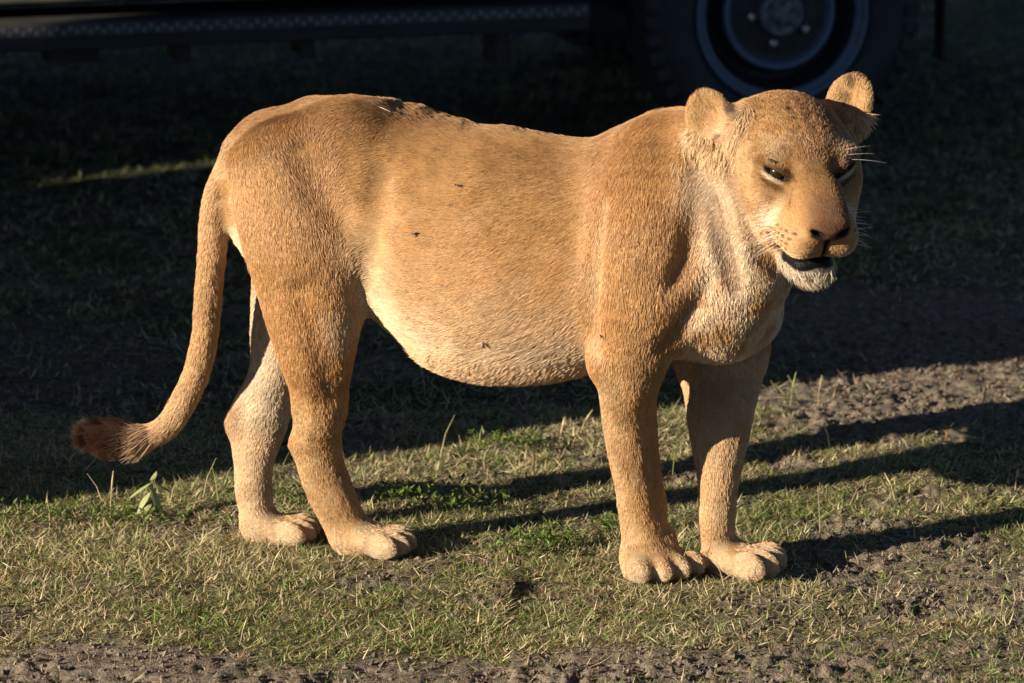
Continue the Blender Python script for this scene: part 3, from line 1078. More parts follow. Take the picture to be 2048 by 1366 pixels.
def neighbours_smooth(V, Fq, it, lam=.5):
    e = np.vstack([Fq[:, [0, 1]], Fq[:, [1, 2]], Fq[:, [2, 3]], Fq[:, [3, 0]]])
    n = len(V)
    deg = np.bincount(e[:, 0], minlength=n) + np.bincount(e[:, 1], minlength=n)
    for _ in range(it):
        acc = np.zeros_like(V)
        for ax in range(3):
            acc[:, ax] = np.bincount(e[:, 0], V[e[:, 1], ax], n) + np.bincount(e[:, 1], V[e[:, 0], ax], n)
        V = V + (lam if np.isscalar(lam) else lam[:, None]) * (acc / deg[:, None] - V)
    return V


LV = neighbours_smooth(LV, LF, 3, .5)
_soft = smooth(np.linalg.norm(LV - hp(-.02, 0, -.04), axis=1), .22, .32) * smooth(LV[:, 2], .08, .16)
LV = neighbours_smooth(LV, LF, 20, .6 * _soft)
# ---- vertex normals, fur flow, coat colour ---------------------------
def vert_normals(V, Fq):
    n = np.cross(V[Fq[:, 2]] - V[Fq[:, 0]], V[Fq[:, 3]] - V[Fq[:, 1]])
    N = np.zeros_like(V)
    for c in range(4):
        for ax in range(3):
            N[:, ax] += np.bincount(Fq[:, c], n[:, ax], len(V))
    return N / (np.linalg.norm(N, axis=1, keepdims=True) + 1e-12)


def field_smooth(A, Fq, it):
    e = np.vstack([Fq[:, [0, 1]], Fq[:, [1, 2]], Fq[:, [2, 3]], Fq[:, [3, 0]]])
    n = len(A)
    deg = (np.bincount(e[:, 0], minlength=n) + np.bincount(e[:, 1], minlength=n))[:, None]
    for _ in range(it):
        acc = np.empty_like(A)
        for ax in range(A.shape[1]):
            acc[:, ax] = np.bincount(e[:, 0], A[e[:, 1], ax], n) + np.bincount(e[:, 1], A[e[:, 0], ax], n)
        A = .35 * A + .65 * acc / deg
    return A


LN = vert_normals(LV, LF)
nV = len(LV)
flow = np.zeros((nV, 3))
flen = np.zeros(nV)
wsum = np.zeros(nV)
PD = {}
dmin = np.full(nV, 1.0)
store = []
for p in PRIMS:
    d, tan = prim_dist_pts(p, LV)
    key = p['name']
    PD[key] = np.minimum(PD[key], d) if key in PD else d
    if p['op'] == 'add':
        store.append((p, d, tan))
        dmin = np.minimum(dmin, d)
for p, d, tan in store:
    w = np.exp(-np.clip(d - dmin, 0, 1) / .010)
    fu = p['fur']
    if 'dvec' in fu:
        v = np.tile(unit(fu['dvec']), (nV, 1))
    else:
        v = tan * fu.get('dirn', 1) + np.array([0, 0, -1.0]) * fu.get('down', 0)
        v /= np.linalg.norm(v, axis=1, keepdims=True) + 1e-9
    flow += v * w[:, None]
    flen += w * fu.get('length', .012)
    wsum += w
flow /= wsum[:, None]
flen /= wsum
flow = field_smooth(np.c_[flow, flen], LF, 9)
flow, flen = flow[:, :3], flow[:, 3]
flow -= LN * (flow * LN).sum(1, keepdims=True)
flow /= np.linalg.norm(flow, axis=1, keepdims=True) + 1e-9

# places on the animal's surface, named by where the photograph shows them
_rel = LV - CAM
_dep = _rel[:, 1] * CT - _rel[:, 2] * ST
_pu = _rel[:, 0] / _dep * F_PX + 1024
_pv = 683 - (_rel[:, 1] * ST + _rel[:, 2] * CT) / _dep * F_PX
_face_cam = (LN * (CAM - LV)).sum(1) > 0


def spot(px, py, r=9):
    m = ((np.abs(_pu - px) < r) & (np.abs(_pv - py) < r) & _face_cam).nonzero()[0]
    if not len(m):
        return spot(px, py, r * 2)
    near = m[_dep[m] < _dep[m].min() + .04]
    return LV[near].mean(0)


HLOC = (LV - HO) @ HM.T / HS           # head coordinates of every vertex: forward, left, up
hf, hl, hu = HLOC.T
in_head = smooth(-np.linalg.norm(LV - hp(-.02, 0, -.05), axis=1), -.24, -.17)

pn = LV * 1.0
n_lo = fbm(pn * 9, 3, 3)
n_mid = fbm(pn * 28, 11, 3)
n_hi = fbm(pn * 90, 23, 2)
n_vhi = fbm(pn * 260, 27, 2)

TAN = np.array([.530, .300, .122])
DARK = np.array([.30, .155, .068])
GREYB = np.array([.22, .15, .095])
RUST = np.array([.45, .235, .085])
PALE = np.array([.65, .465, .265])
CREAM = np.array([.71, .57, .39])
WHITE = np.array([.76, .69, .58])
TUFT = np.array([.046, .021, .012])
coat = np.tile(TAN, (nV, 1))


def paint(w, col):
    global coat
    w = np.clip(w, 0, 1)[:, None]
    coat = coat * (1 - w) + np.asarray(col) * w


# height within the trunk
tr = next(p for p in PRIMS if p['name'] == 'trunk')
S_tr = tr['S']
ii = np.abs((LV @ AXIS)[:, None] - (S_tr[:, :3] @ AXIS)[None, :]).argmin(1)
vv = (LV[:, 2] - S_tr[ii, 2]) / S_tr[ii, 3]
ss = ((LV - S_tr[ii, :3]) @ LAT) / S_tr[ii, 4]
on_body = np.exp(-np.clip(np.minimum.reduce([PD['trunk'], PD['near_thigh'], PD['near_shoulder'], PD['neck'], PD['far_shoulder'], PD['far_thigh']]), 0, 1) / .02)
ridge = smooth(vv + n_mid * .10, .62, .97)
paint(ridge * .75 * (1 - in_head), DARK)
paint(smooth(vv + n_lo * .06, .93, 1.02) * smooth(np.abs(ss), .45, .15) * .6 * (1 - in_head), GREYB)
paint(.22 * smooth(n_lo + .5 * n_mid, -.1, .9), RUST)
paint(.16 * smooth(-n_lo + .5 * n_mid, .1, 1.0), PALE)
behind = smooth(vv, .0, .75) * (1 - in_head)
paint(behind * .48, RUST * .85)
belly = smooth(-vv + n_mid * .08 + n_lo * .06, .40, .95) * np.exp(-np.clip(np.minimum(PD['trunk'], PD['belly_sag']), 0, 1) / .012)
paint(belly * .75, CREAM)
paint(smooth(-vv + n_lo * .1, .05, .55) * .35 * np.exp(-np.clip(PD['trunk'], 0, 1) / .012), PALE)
# inner sides of the far legs, lower legs and paws
for nm, wgt, c in (('far_hind_leg', .6, CREAM * .5 + PALE * .5), ('far_thigh', .75, CREAM), ('far_foreleg', .55, PALE), ('near_hind_leg', .55, PALE), ('near_foreleg', .6, PALE)):
    w = np.exp(-np.clip(PD[nm] - dmin, 0, 1) / .008)
    side = smooth(-LN[:, 1], -.2, .4) if nm.startswith('far') else smooth(-LN[:, 0] + .3 * n_mid, -.5, .9)
    if nm == 'far_thigh': side = side * smooth(-LV[:, 2], -.50, -.42)
    paint(w * wgt * side, c)
for nm in ('near_fore_paw', 'far_fore_paw', 'near_hind_paw', 'far_hind_paw'):
    w = np.exp(-np.clip(np.minimum(PD[nm], PD[nm + '_toe']) - dmin, 0, 1) / .008)
    paint(w * .7, PALE)
    paint(w * .65 * smooth(n_hi + n_mid + 1.5 * smooth(LV[:, 2], .03, .07), .2, 1.4), RUST * 1.1)
    paint(w * smooth(PD[nm + '_toe'], .006, .0) * .30, CREAM)
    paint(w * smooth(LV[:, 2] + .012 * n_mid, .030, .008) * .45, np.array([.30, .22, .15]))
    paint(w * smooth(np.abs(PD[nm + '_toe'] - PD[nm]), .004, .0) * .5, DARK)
leg = np.exp(-np.clip(np.minimum.reduce([PD['near_foreleg'], PD['far_foreleg'], PD['near_hind_leg'], PD['far_hind_leg']]) - dmin, 0, 1) / .01)
paint(leg * .38 * smooth(fbm(pn * 20, 41, 3), .1, .9), RUST * .8)
# chest, throat
for nm, wgt, c in (('chest', .75, CREAM), ('brisket', .7, WHITE), ('throat', .85, CREAM)):
    paint(np.exp(-np.clip(PD[nm] - dmin, 0, 1) / .014) * wgt * smooth(n_mid, -1.2, .5), c)
# tail
tl = next(p for p in PRIMS if p['name'] == 'tail')['S']
tpar = np.zeros(nV)
_tm = (PD['tail'] < .05).nonzero()[0]
tpar[_tm] = np.linalg.norm(LV[_tm][:, None, :] - tl[None, ::2, :3], axis=2).argmin(1) / (len(tl[::2]) - 1)
on_tail = np.exp(-np.clip(PD['tail'] - dmin, 0, 1) / .006)
paint(on_tail * .35, PALE)
paint(on_tail * smooth(tpar, .6, .82) * .55, np.array([.46, .33, .21]))
paint(on_tail * smooth(tpar + n_mid * .01, .75, .81), TUFT)
flen = flen + on_tail * smooth(tpar, .62, .86) * .022


def blob(c, r, col, w=1.0, soft=.5, nz=0.0):
    d = np.linalg.norm(LV - c, axis=1) / r + n_hi * nz
    paint(w * smooth(-d, -1, -(1 - soft)), col)


blob(spot(455, 430), .045, RUST * .85, .9, .7)
blob(spot(448, 380), .03, RUST * .85, .9, .7)
# patches of the near side
blob(spot(740, 520), .11, PALE, .45, .9, .1)
blob(spot(1000, 650), .14, PALE, .30, .9, .1)
blob(spot(690, 660), .07, CREAM, .5, .9, .1)
blob(spot(1190, 560), .05, PALE, .4, .9, .2)
blob(spot(1195, 690), .016, DARK, .8, .7, .4)
blob(spot(680, 400), .13, DARK, .30, .95, .2)
blob(spot(1320, 690), .05, RUST, .5, .9, .3)
blob(spot(1300, 300), .16, RUST, .40, .95, .2)
blob(spot(1290, 1010), .05, RUST, .5, .9, .3)
blob(spot(1440, 780), .04, RUST, .4, .9, .3)
blob(spot(1425, 380), .085, CREAM, .9, .8, .1)
blob(spot(1450, 480), .080, CREAM, .9, .8, .1)
blob(spot(590, 880), .035, RUST, .6, .9, .3)
blob(spot(470, 820), .03, RUST, .6, .9, .3)

# ---- face ------------------------------------------------------------
H1 = in_head
paint(H1 * .72 * smooth(hu, -.08, .05), RUST * .85)
paint(H1 * .80 * smooth(n_hi + .4 * n_mid, -.15, .7) * smooth(hu, -.03, .04), DARK)
paint(H1 * .55 * smooth(n_vhi + .5 * n_hi, .15, .8) * smooth(hu, -.05, .01), DARK * .8)
paint(H1 * .40 * smooth(-n_vhi, .2, .8) * smooth(hu, -.05, .01), PALE)
front = H1 * smooth(hf, -.09, -.02)
for s in (-1, 1):
    def fb(c, r, col, w=1.0, soft=.7, nz=.1):
        d = np.sqrt(((hf - c[0]) / r[0]) ** 2 + ((hl - s * c[1]) / r[1]) ** 2 + ((hu - c[2]) / r[2]) ** 2) + n_hi * nz
        paint(H1 * w * smooth(-d, -1, -(1 - soft)), col)
    fb((-.005, .060, .036), (.06, .036, .024), PALE, .5)               # pale brow patch
    fb((-.06, .085, -.02), (.08, .07, .07), PALE, .5, .9)              # side of the face
    fb((.0, .065, -.048), (.07, .05, .035), PALE, .6, .9)              # under the eye
    fb((-.03, .075, -.100), (.11, .07, .05), CREAM, .75, .9)             # jowl
    fb((.03, .062, -.075), (.05, .03, .035), CREAM, .8, .8)
    fb((-.015, .07, -.085), (.05, .03, .022), np.array([.52, .26, .19]), .55, .9, .5)   # reddish stain on the cheek
    fb((.085, .050, -.080), (.055, .034, .035), np.array([.68, .42, .20]), .75, .8)     # whisker pad
    fb((.105, .030, -.108), (.05, .034, .018), CREAM, .9, .8)           # lip edge
paint(H1 * smooth(hf, .0, .04) * smooth(-np.abs(hl), -.052, -.030) * smooth(hu, -.07, -.045) * .85, RUST * .85)      # bridge of the nose
paint(H1 * smooth(hf, .085, .135) * smooth(-np.abs(hl), -.046, -.028) * smooth(hu, -.062, -.045) * .6, np.array([.17, .070, .042]))
paint(H1 * .6 * smooth(n_vhi + .4 * n_hi, .1, .7) * smooth(-np.abs(hl), -.05, -.03) * smooth(hu, -.07, -.045), DARK * .7)
paint(H1 * smooth(-np.abs(hl - .003 - .006 * n_mid) + .004 * n_vhi, -.008, -.002) * smooth(hf, -.13, -.08) * smooth(-hf, -.02, .01) * smooth(hu, .03, .05) * .75, DARK * .6)      # dark seam of the brow
paint(smooth(-hu, .140, .155) * smooth(hf, .0, .04) * H1, CREAM * .5 + WHITE * .5)        # chin
for s in (-1, 1):
    for r_, (u0, nn) in enumerate(((-.066, 4), (-.077, 5), (-.088, 5), (-.099, 4))):
        for q in range(nn):
            f0 = .125 - .017 * q - .004 * r_
            d = np.sqrt(((hf - f0) / .0055) ** 2 + ((hu - u0 + .002 * q) / .0034) ** 2)
            paint(H1 * (hl * s > .01) * smooth(-d, -1.1, -.5) * .9, np.array([.05, .02, .012]))
# eyes: dark rims, pale line under
nofur = np.zeros(nV)
wet = np.zeros(nV)
for ec, EM, s in EYES:
    q = (LV - ec) @ EM.T
    de = np.sqrt((q[:, 0] / .027) ** 2 + ((q[:, 2] - .002) / .0118) ** 2) + np.clip(np.abs(q[:, 1]) - .03, 0, 1) * 50
    paint(smooth(-de + .15 * n_vhi, -1.3, -.8) * .75, DARK * .35)
    rim_ = np.sqrt((q[:, 0] / .025) ** 2 + ((q[:, 2] + .002) / .0082) ** 2) + np.clip(np.abs(q[:, 1]) - .03, 0, 1) * 50
    paint(smooth(-rim_, -1.15, -.95), np.array([.012, .008, .006]))
    dl = np.sqrt(((q[:, 0] + .002) / .022) ** 2 + ((q[:, 2] + .0130) / .0040) ** 2) + np.clip(np.abs(q[:, 1]) - .03, 0, 1) * 50
    paint(smooth(-dl, -1.2, -.6), CREAM)
    dk = np.sqrt(((q[:, 0] - .006) / .026) ** 2 + ((q[:, 2] + .0210) / .005) ** 2) + np.clip(np.abs(q[:, 1]) - .03, 0, 1) * 50
    paint(smooth(-dk, -1.2, -.5) * .8, DARK * .5)
    nofur = np.maximum(nofur, smooth(-rim_, -1.05, -.9))
    wet = np.maximum(wet, smooth(-rim_, -1.0, -.8))
for s in (-1, 1):
    A_, B_ = np.array([.036, s * .042, -.016]), np.array([.085, s * .049, -.062])
    t_ = np.clip(((HLOC - A_) @ (B_ - A_)) / ((B_ - A_) ** 2).sum(), 0, 1)
    dd_ = np.linalg.norm((HLOC - A_ - t_[:, None] * (B_ - A_)) * [.35, 1, 1], axis=1)
    paint(smooth(-dd_ + .0015 * n_vhi, -.0055, -.001) * H1 * (.9 - .4 * t_), DARK * .45)
# mouth lining and lips
lipd = np.clip(PD['mouth_gap'], -1, 1)
_low = .5 + (.70 + .60 * smooth(-hl, -.02, .03)) * smooth(-(hu + .131), -.006, .006)
lip = smooth(-np.abs(lipd), -.0120 * _low, -.0085 * _low) * H1 * smooth(hf, .030, .042)
paint(lip, np.array([.005, .004, .004]))
nofur = np.maximum(nofur, smooth(-np.abs(lipd), -.0098 * _low, -.0075 * _low) * H1 * smooth(hf, .030, .042))
inner = smooth(hu, -.156, -.150) * smooth(-hu, .112, .118) * smooth(hf, .028, .036) * smooth(-np.abs(hl), -.062, -.054) * smooth(LN @ HU, .15, .4) * smooth(-PD['mouth_gap'], -.02, -.012)
paint(inner * H1, np.array([.005, .004, .004]))
nofur = np.maximum(nofur, inner * H1)
flen = flen * (1 - .5 * smooth(-hu, .125, .14) * smooth(hf, -.02, .03) * H1)
wet = np.maximum(wet, lip * .9)
# nose pad
pad = smooth(hf, .122, .130) * smooth(-np.abs(hl), -.036, -.031) * smooth(hu - .45 * np.abs(hl), -.080, -.075) * smooth(-(hu - .25 * np.abs(hl)), .050, .054) * H1
paint(pad, np.array([.11, .046, .036]))
paint(pad * smooth(np.abs(hl), .008, .022), np.array([.028, .014, .012]))
paint(smooth(-PD['nostril'], -.004, 0.0) * H1, np.array([.01, .006, .005]))
paint(smooth(-PD['philtrum'], -.004, -.001) * H1 * smooth(-hu, .066, .072), np.array([.02, .01, .009]))
nofur = np.maximum(nofur, pad)
wet = np.maximum(wet, pad * .6)
# ears: tan behind, paler inside; shadow pocket by the near root painted dark
for nm, M, C in (('near_ear', NE_M, NEAR_EAR_C), ('far_ear', FE_M, FAR_EAR_C)):
    w = np.exp(-np.clip(PD[nm] - dmin, 0, 1) / .006)
    q = (LV - C) @ M.T
    inner = smooth((LN @ M[0]), .0, .5)
    paint(w * inner * .75, np.array([.62, .38, .17]))
    paint(w * inner * smooth(-q[:, 2], .005, .04) * .5, CREAM)
    paint(w * (1 - inner) * .6, DARK * .7)
    paint(w * inner * smooth(fbm((q @ np.diag([40., 150., 25.])), 91, 2), .15, .8) * smooth(q[:, 2], -.015, .02) * .7, DARK * .6)
blob(spot(1466, 222), .020, np.array([.05, .025, .015]), .9, .7, .3)  # shadow cast beside the near ear, painted into the coat
blob(spot(1478, 236), .016, np.array([.05, .025, .015]), .8, .7, .3)  # rest of that painted ear shadow
blob(spot(1700, 168), .014, np.array([.06, .03, .018]), .7, .8, .4)
blob(spot(1690, 195), .016, np.array([.10, .05, .028]), .6, .8, .4)
blob(spot(1438, 275), .012, np.array([.03, .018, .012]), .9, .6, .3)
blob(spot(1440, 300), .011, np.array([.03, .018, .012]), .9, .6, .3)
blob(spot(1430, 295), .045, RUST * .9, .6, .9, .2)
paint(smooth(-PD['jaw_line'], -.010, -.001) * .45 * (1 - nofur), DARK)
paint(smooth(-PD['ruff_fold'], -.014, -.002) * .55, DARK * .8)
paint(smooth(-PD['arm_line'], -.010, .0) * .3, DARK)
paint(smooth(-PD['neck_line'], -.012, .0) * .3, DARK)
paint(smooth(-PD['shoulder_fold'], -.012, -.004) * .35, PALE)
# wounds and ticks
blob(spot(1568, 300), .010, np.array([.30, .12, .07]), .9, .6, .2)
blob(spot(1578, 222), .007, np.array([.05, .02, .012]), .9, .6, .2)
blob(spot(1590, 240), .006, np.array([.05, .02, .012]), .9, .6, .2)
for a, b in ((912, 408), (1010, 560), (880, 300)):
    blob(spot(a, b), .0035, np.array([.03, .02, .014]), 1, .5)
coat *= (1 + .10 * n_mid + .06 * n_hi)[:, None]
coat = np.clip(coat, .004, .92)
print("coat", round(time.time() - T0, 1))

# ---- skin mesh --------------------------------------------------------
m_skin, nt, out = new_mat("lion_skin")
b_ = pbsdf(nt, out, rough=.75, spec=.14)
at = nt.nodes.new("ShaderNodeAttribute"); at.attribute_name = "coat"
nt.links.new(at.outputs["Color"], b_.inputs["Base Color"])
aw = nt.nodes.new("ShaderNodeAttribute"); aw.attribute_name = "wet"
mr = nt.nodes.new("ShaderNodeMapRange")
mr.inputs["To Min"].default_value = .8
mr.inputs["To Max"].default_value = .34
nt.links.new(aw.outputs["Fac"], mr.inputs["Value"])
nt.links.new(mr.outputs[0], b_.inputs["Roughness"])
nz = nt.nodes.new("ShaderNodeTexNoise"); nz.inputs["Scale"].default_value = 420
nz.inputs["Detail"].default_value = 3
bp = nt.nodes.new("ShaderNodeBump"); bp.inputs["Strength"].default_value = .6; bp.inputs["Distance"].default_value = .003
nt.links.new(nz.outputs[0], bp.inputs["Height"])
nt.links.new(bp.outputs[0], b_.inputs["Normal"])

lioness = mesh_from("lioness", LV, LF, m_skin)
tag(lioness, "tawny lioness standing side-on, head turned to the viewer, full pale belly", "lioness")
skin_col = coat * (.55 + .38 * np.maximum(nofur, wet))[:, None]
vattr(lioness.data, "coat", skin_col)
vattr(lioness.data, "wet", wet, 'FLOAT')

# ---- fur ---------------------------------------------------------------
m_fur, nt, out = new_mat("lion_fur")
at = nt.nodes.new("ShaderNodeAttribute"); at.attribute_name = "fcol"
b_ = pbsdf(nt, out, rough=.42, spec=.35)
nt.links.new(at.outputs["Color"], b_.inputs["Base Color"])
tr_ = nt.nodes.new("ShaderNodeBsdfTranslucent")
nt.links.new(at.outputs["Color"], tr_.inputs[0])
mx = nt.nodes.new("ShaderNodeMixShader"); mx.inputs[0].default_value = .22
nt.links.new(b_.outputs[0], mx.inputs[1]); nt.links.new(tr_.outputs[0], mx.inputs[2])
nt.links.new(mx.outputs[0], out.inputs[0])


def scatter(n, weight=None):
    """n random points on the skin: face index and bilinear coordinates"""
    q = LV[LF]
    ar = .5 * np.linalg.norm(np.cross(q[:, 2] - q[:, 0], q[:, 3] - q[:, 1]), axis=1)
    if weight is not None:
        ar = ar * weight[LF].mean(1)
    c = np.cumsum(ar)
    fi = np.searchsorted(c, LION_RNG.random(n) * c[-1])
    fi = np.minimum(fi, len(LF) - 1)
    u, v = LION_RNG.random(n), LION_RNG.random(n)
    w = np.stack([(1 - u) * (1 - v), u * (1 - v), u * v, (1 - u) * v], 1)
    return LF[fi], w


def interp(A, fi, w):
    if A.ndim == 1:
        return (A[fi] * w).sum(1)
    return (A[fi] * w[:, :, None]).sum(1)


def grow(name, n, weight, lscale=1.0, lift=(.27, .11), width=.00036, jitter=.16, clump=.16, K=4, cols=coat, bright=(.82, 1.2), seed=5, droop=0.0):
    fi, w = scatter(n, weight)
    p = interp(LV, fi, w)
    N = interp(LN, fi, w); N /= np.linalg.norm(N, axis=1, keepdims=True)
    T = interp(flow, fi, w); T -= N * (T * N).sum(1, keepdims=True); T /= np.linalg.norm(T, axis=1, keepdims=True) + 1e-9
    B = np.cross(N, T)
    L = interp(flen, fi, w) * lscale * LION_RNG.uniform(.7, 1.25, n)
    c = interp(cols, fi, w)
    g1 = fbm(p * 55, seed, 2) * clump + LION_RNG.normal(0, jitter, n) * .6
    pt = p - T * ((p * T).sum(1) * .80)[:, None]          # streaks that run with the hair
    g2 = fbm(pt * 130, seed + 9, 2)
    T2 = T + B * g1[:, None]
    T2 /= np.linalg.norm(T2, axis=1, keepdims=True)
    l0 = lift[0] + .10 * g2 + LION_RNG.normal(0, .10, n)
    l1 = lift[1] + .10 * g2
    pts = np.empty((n, K, 3))
    pts[:, 0] = p - N * .0008
    for k in range(1, K):
        t = k / (K - 1)
        lf = np.clip(l0 * (1 - t) + l1 * t, .02, 2)
        d = T2 + N * lf[:, None] + np.array([0, 0, -droop * t])
        d /= np.linalg.norm(d, axis=1, keepdims=True)
        pts[:, k] = pts[:, k - 1] + d * (L / (K - 1))[:, None]
    prof = np.array([1.0, .95, .7, .15]) if K == 4 else np.r_[np.linspace(1, .8, K - 1), .12]
    rad = width * prof[None, :] * LION_RNG.uniform(.75, 1.25, n)[:, None]
    br = LION_RNG.uniform(bright[0], bright[1], n) * (1 + .15 * g2)
    c = np.clip(c * br[:, None], .003, .95)
    return curves_object(name, pts, rad, c, m_fur, lioness)


bare = 1 - np.clip(nofur, 0, 1)
bare[bare < .5] = 0
headw = 1 + 2.2 * in_head
facing = .55 + .45 * smooth((LN * unit(CAM - LV.mean(0))).sum(1), -.5, .1)
FUR_N = 700000
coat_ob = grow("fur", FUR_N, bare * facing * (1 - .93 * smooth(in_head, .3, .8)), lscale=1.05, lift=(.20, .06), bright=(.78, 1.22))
face_ob = grow("face_fur", 170000, bare * smooth(in_head, .2, .7), lscale=1.0, lift=(.34, .16), width=.00036, clump=.3, bright=(.62, 1.38), seed=15)
tag(face_ob, kind="stuff")
tag(coat_ob, kind="stuff")
# longer guard hairs on belly, chest, chin and ear edges
lw = np.zeros(nV)
for nm, q_ in (('belly_sag', 1), ('chest', .6), ('brisket', 1), ('throat', .6)):
    lw = np.maximum(lw, q_ * np.exp(-np.clip(PD[nm] - dmin, 0, 1) / .010))
lw = lw * (1 - in_head)
lw[lw < .05] = 0
gh = grow("guard_hair", 16000, lw * facing, lscale=1.05, lift=(.5, .25), width=.00045, clump=.3, cols=np.clip(coat * 1.08, 0, .95), seed=31, droop=.25)
tag(gh, kind="stuff")
chin = smooth(-hu, .145, .165) * smooth(hf, .0, .05) * in_head * bare
flen_keep = flen.copy(); flow_keep = flow.copy()
flen = np.full(nV, .030); flow = field_smooth(np.tile(unit([.05, -.25, -1.0]), (nV, 1)), LF, 0)
ch = grow("chin_hair", 700, chin, lscale=.9, lift=(.75, .3), width=.00042, clump=.8, jitter=.8, cols=np.tile(CREAM * .9, (nV, 1)), seed=37, droop=.3)
tag(ch, kind="stuff")
# ear fringe
ew = np.zeros(nV)
for nm, M, C in (('near_ear', NE_M, NEAR_EAR_C), ('far_ear', FE_M, FAR_EAR_C)):
    w = np.exp(-np.clip(PD[nm] - dmin, 0, 1) / .006)
    q = (LV - C) @ M.T
    rr = np.sqrt((q[:, 1] / .042) ** 2 + (q[:, 2] / .051) ** 2)
    ew = np.maximum(ew, w * smooth(rr, .55, .95) * smooth(-q[:, 2], .0, .02) * smooth(LN @ M[0], -.2, .3))
    ew_side = (LV[:, 0] < C[0] + .004) if nm == 'near_ear' else (LV[:, 0] > C[0] - .004)
    ew = np.where((w > .3) & ~ew_side, 0, ew)
    m_ = w > .3
    out_ = q[:, 1:2] * M[1] + q[:, 2:3] * M[2]
    flow[m_] = out_[m_] / (np.linalg.norm(out_[m_], axis=1, keepdims=True) + 1e-9) + M[0] * .3 + np.array([.35, 0, -.3])
flen = np.full(nV, .026)
eh = grow("ear_hair", 2200, ew, lscale=.9, lift=(.5, .2), width=.0005, clump=.5, cols=np.tile(PALE * 1.05, (nV, 1)), seed=39)
tag(eh, kind="stuff")
# tail tuft
flen, flow = flen_keep, flow_keep
tw = on_tail * smooth(tpar, .72, .86)
tw[tw < .05] = 0
flen = np.full(nV, .036)
tu = grow("tail_tuft", 14000, tw, lscale=1.15, lift=(.55, .25), width=.0006, clump=.6, cols=coat, seed=43, droop=.15)
tag(tu, kind="stuff")
flen = flen_keep
print("fur", round(time.time() - T0, 1))

# ---- eyes, whiskers ------------------------------------------------------
m_eye, nt, out = new_mat("lion_eye")
pbsdf(nt, out, (.020, .010, .004), .28, 0, .35)


def uv_sphere(c, r, nu=24, nv=14):
    V, Fq = [], []
    for j in range(nv + 1):
        th = math.pi * j / nv
        for i in range(nu):
            ph = 2 * math.pi * i / nu
            V.append(c + r * np.array([math.sin(th) * math.cos(ph), math.sin(th) * math.sin(ph), math.cos(th)]))
    for j in range(nv):
        for i in range(nu):
            a, b = j * nu + i, j * nu + (i + 1) % nu
            Fq.append([a, b, b + nu, a + nu])
    return np.array(V), np.array(Fq)


for ec, EM, s in EYES:
    V, Fq = uv_sphere(ec - EM[1] * .0125 - EM[2] * .002, .0135)
    mesh_from("eye", V, Fq, m_eye, parent=lioness)

m_whisk, nt, out = new_mat("whisker")
pbsdf(nt, out, (.85, .82, .76), .35, 0, .5)


def whisker(name, p, d, L, bend, r=.00055, seg=7, mat=None):
    d = unit(d)
    pts = []
    q = np.array(p, float) - d * .004
    for i in range(seg + 1):
        pts.append(q.copy())
        d = unit(d + np.asarray(bend) / seg)
        q = q + d * L / seg
    V, Fq = [], []
    for i, c in enumerate(pts):
        t = unit(pts[min(i + 1, seg)] - pts[max(i - 1, 0)])
        a = unit(np.cross(t, [0.3, .5, .8])); b = np.cross(t, a)
        rr = r * (1 - .85 * i / seg)
        for k in range(4):
            V.append(c + rr * (a * math.cos(k * math.pi / 2) + b * math.sin(k * math.pi / 2)))
    for i in range(seg):
        for k in range(4):
            Fq.append([i * 4 + k, i * 4 + (k + 1) % 4, i * 4 + 4 + (k + 1) % 4, i * 4 + 4 + k])
    return mesh_from(name, V, np.array(Fq), mat or m_whisk, parent=lioness)


rw = np.random.default_rng(3)
for s in (-1, 1):
    for r_ in range(3):
        for q in range(5):
            p = hp(.105 - .016 * q, s * (.058 - .002 * q), -.072 - .012 * r_)
            j = (np.abs(((LV - p) ** 2).sum(1))).argmin()
            p = LV[j]
            d = s * HL * .9 - HF * .35 - HU * (.15 + .18 * r_) + rw.normal(0, .10, 3)
            whisker("whisker", p, d, rw.uniform(.04, .075), -HF * .3 - HU * .35 + rw.normal(0, .1, 3), r=.00036)
for i in range(3):
    p = hp(.012, .060 + .004 * i, .034 - .008 * i)
    p = LV[((LV - p) ** 2).sum(1).argmin()]
    whisker("brow_whisker", p, HL * .9 + HU * (.45 - .16 * i) + HF * .3, rw.uniform(.045, .065), np.array([.1, 0, -.25]), r=.00022)

# ---- flies settled on the coat -------------------------------------------
m_fly, nt, out = new_mat("fly_black")
pbsdf(nt, out, (.012, .012, .014), .35, 0, .5)
m_wing, nt, out = new_mat("fly_wing")
pbsdf(nt, out, (.04, .038, .036), .4, 0, .4)
fb_V, fb_F = uv_sphere(np.zeros(3), 1.0, 10, 6)
fly_parts = []


def settle_fly(px, py, ang, label):
    p = spot(px, py, 7)
    j = ((LV - p) ** 2).sum(1).argmin()
    n = LN[j]
    t = unit(np.cross(n, [math.sin(ang), .2, math.cos(ang)])); b = np.cross(n, t)
    M = np.array([t, b, n])
    c = LV[j] + n * .0042
    body = mesh_from("fly", (fb_V * [.0036, .0017, .0016]) @ M + c, fb_F, m_fly)
    tag(body, label, "fly", "flies settled on the lioness")
    for s in (-1, 1):
        w = .8 * np.array([[.001, 0, .0022], [-.003, s * .0034, .0026], [-.0075, s * .0030, .0020], [-.0068, s * .0006, .0022]])
        mesh_from("wing", w @ M + c, [[0, 1, 2, 3]], m_wing, parent=body)
    mesh_from("head", (fb_V * [.0013, .0015, .0013]) @ M + c + t * .0042, fb_F, m_fly, parent=body)


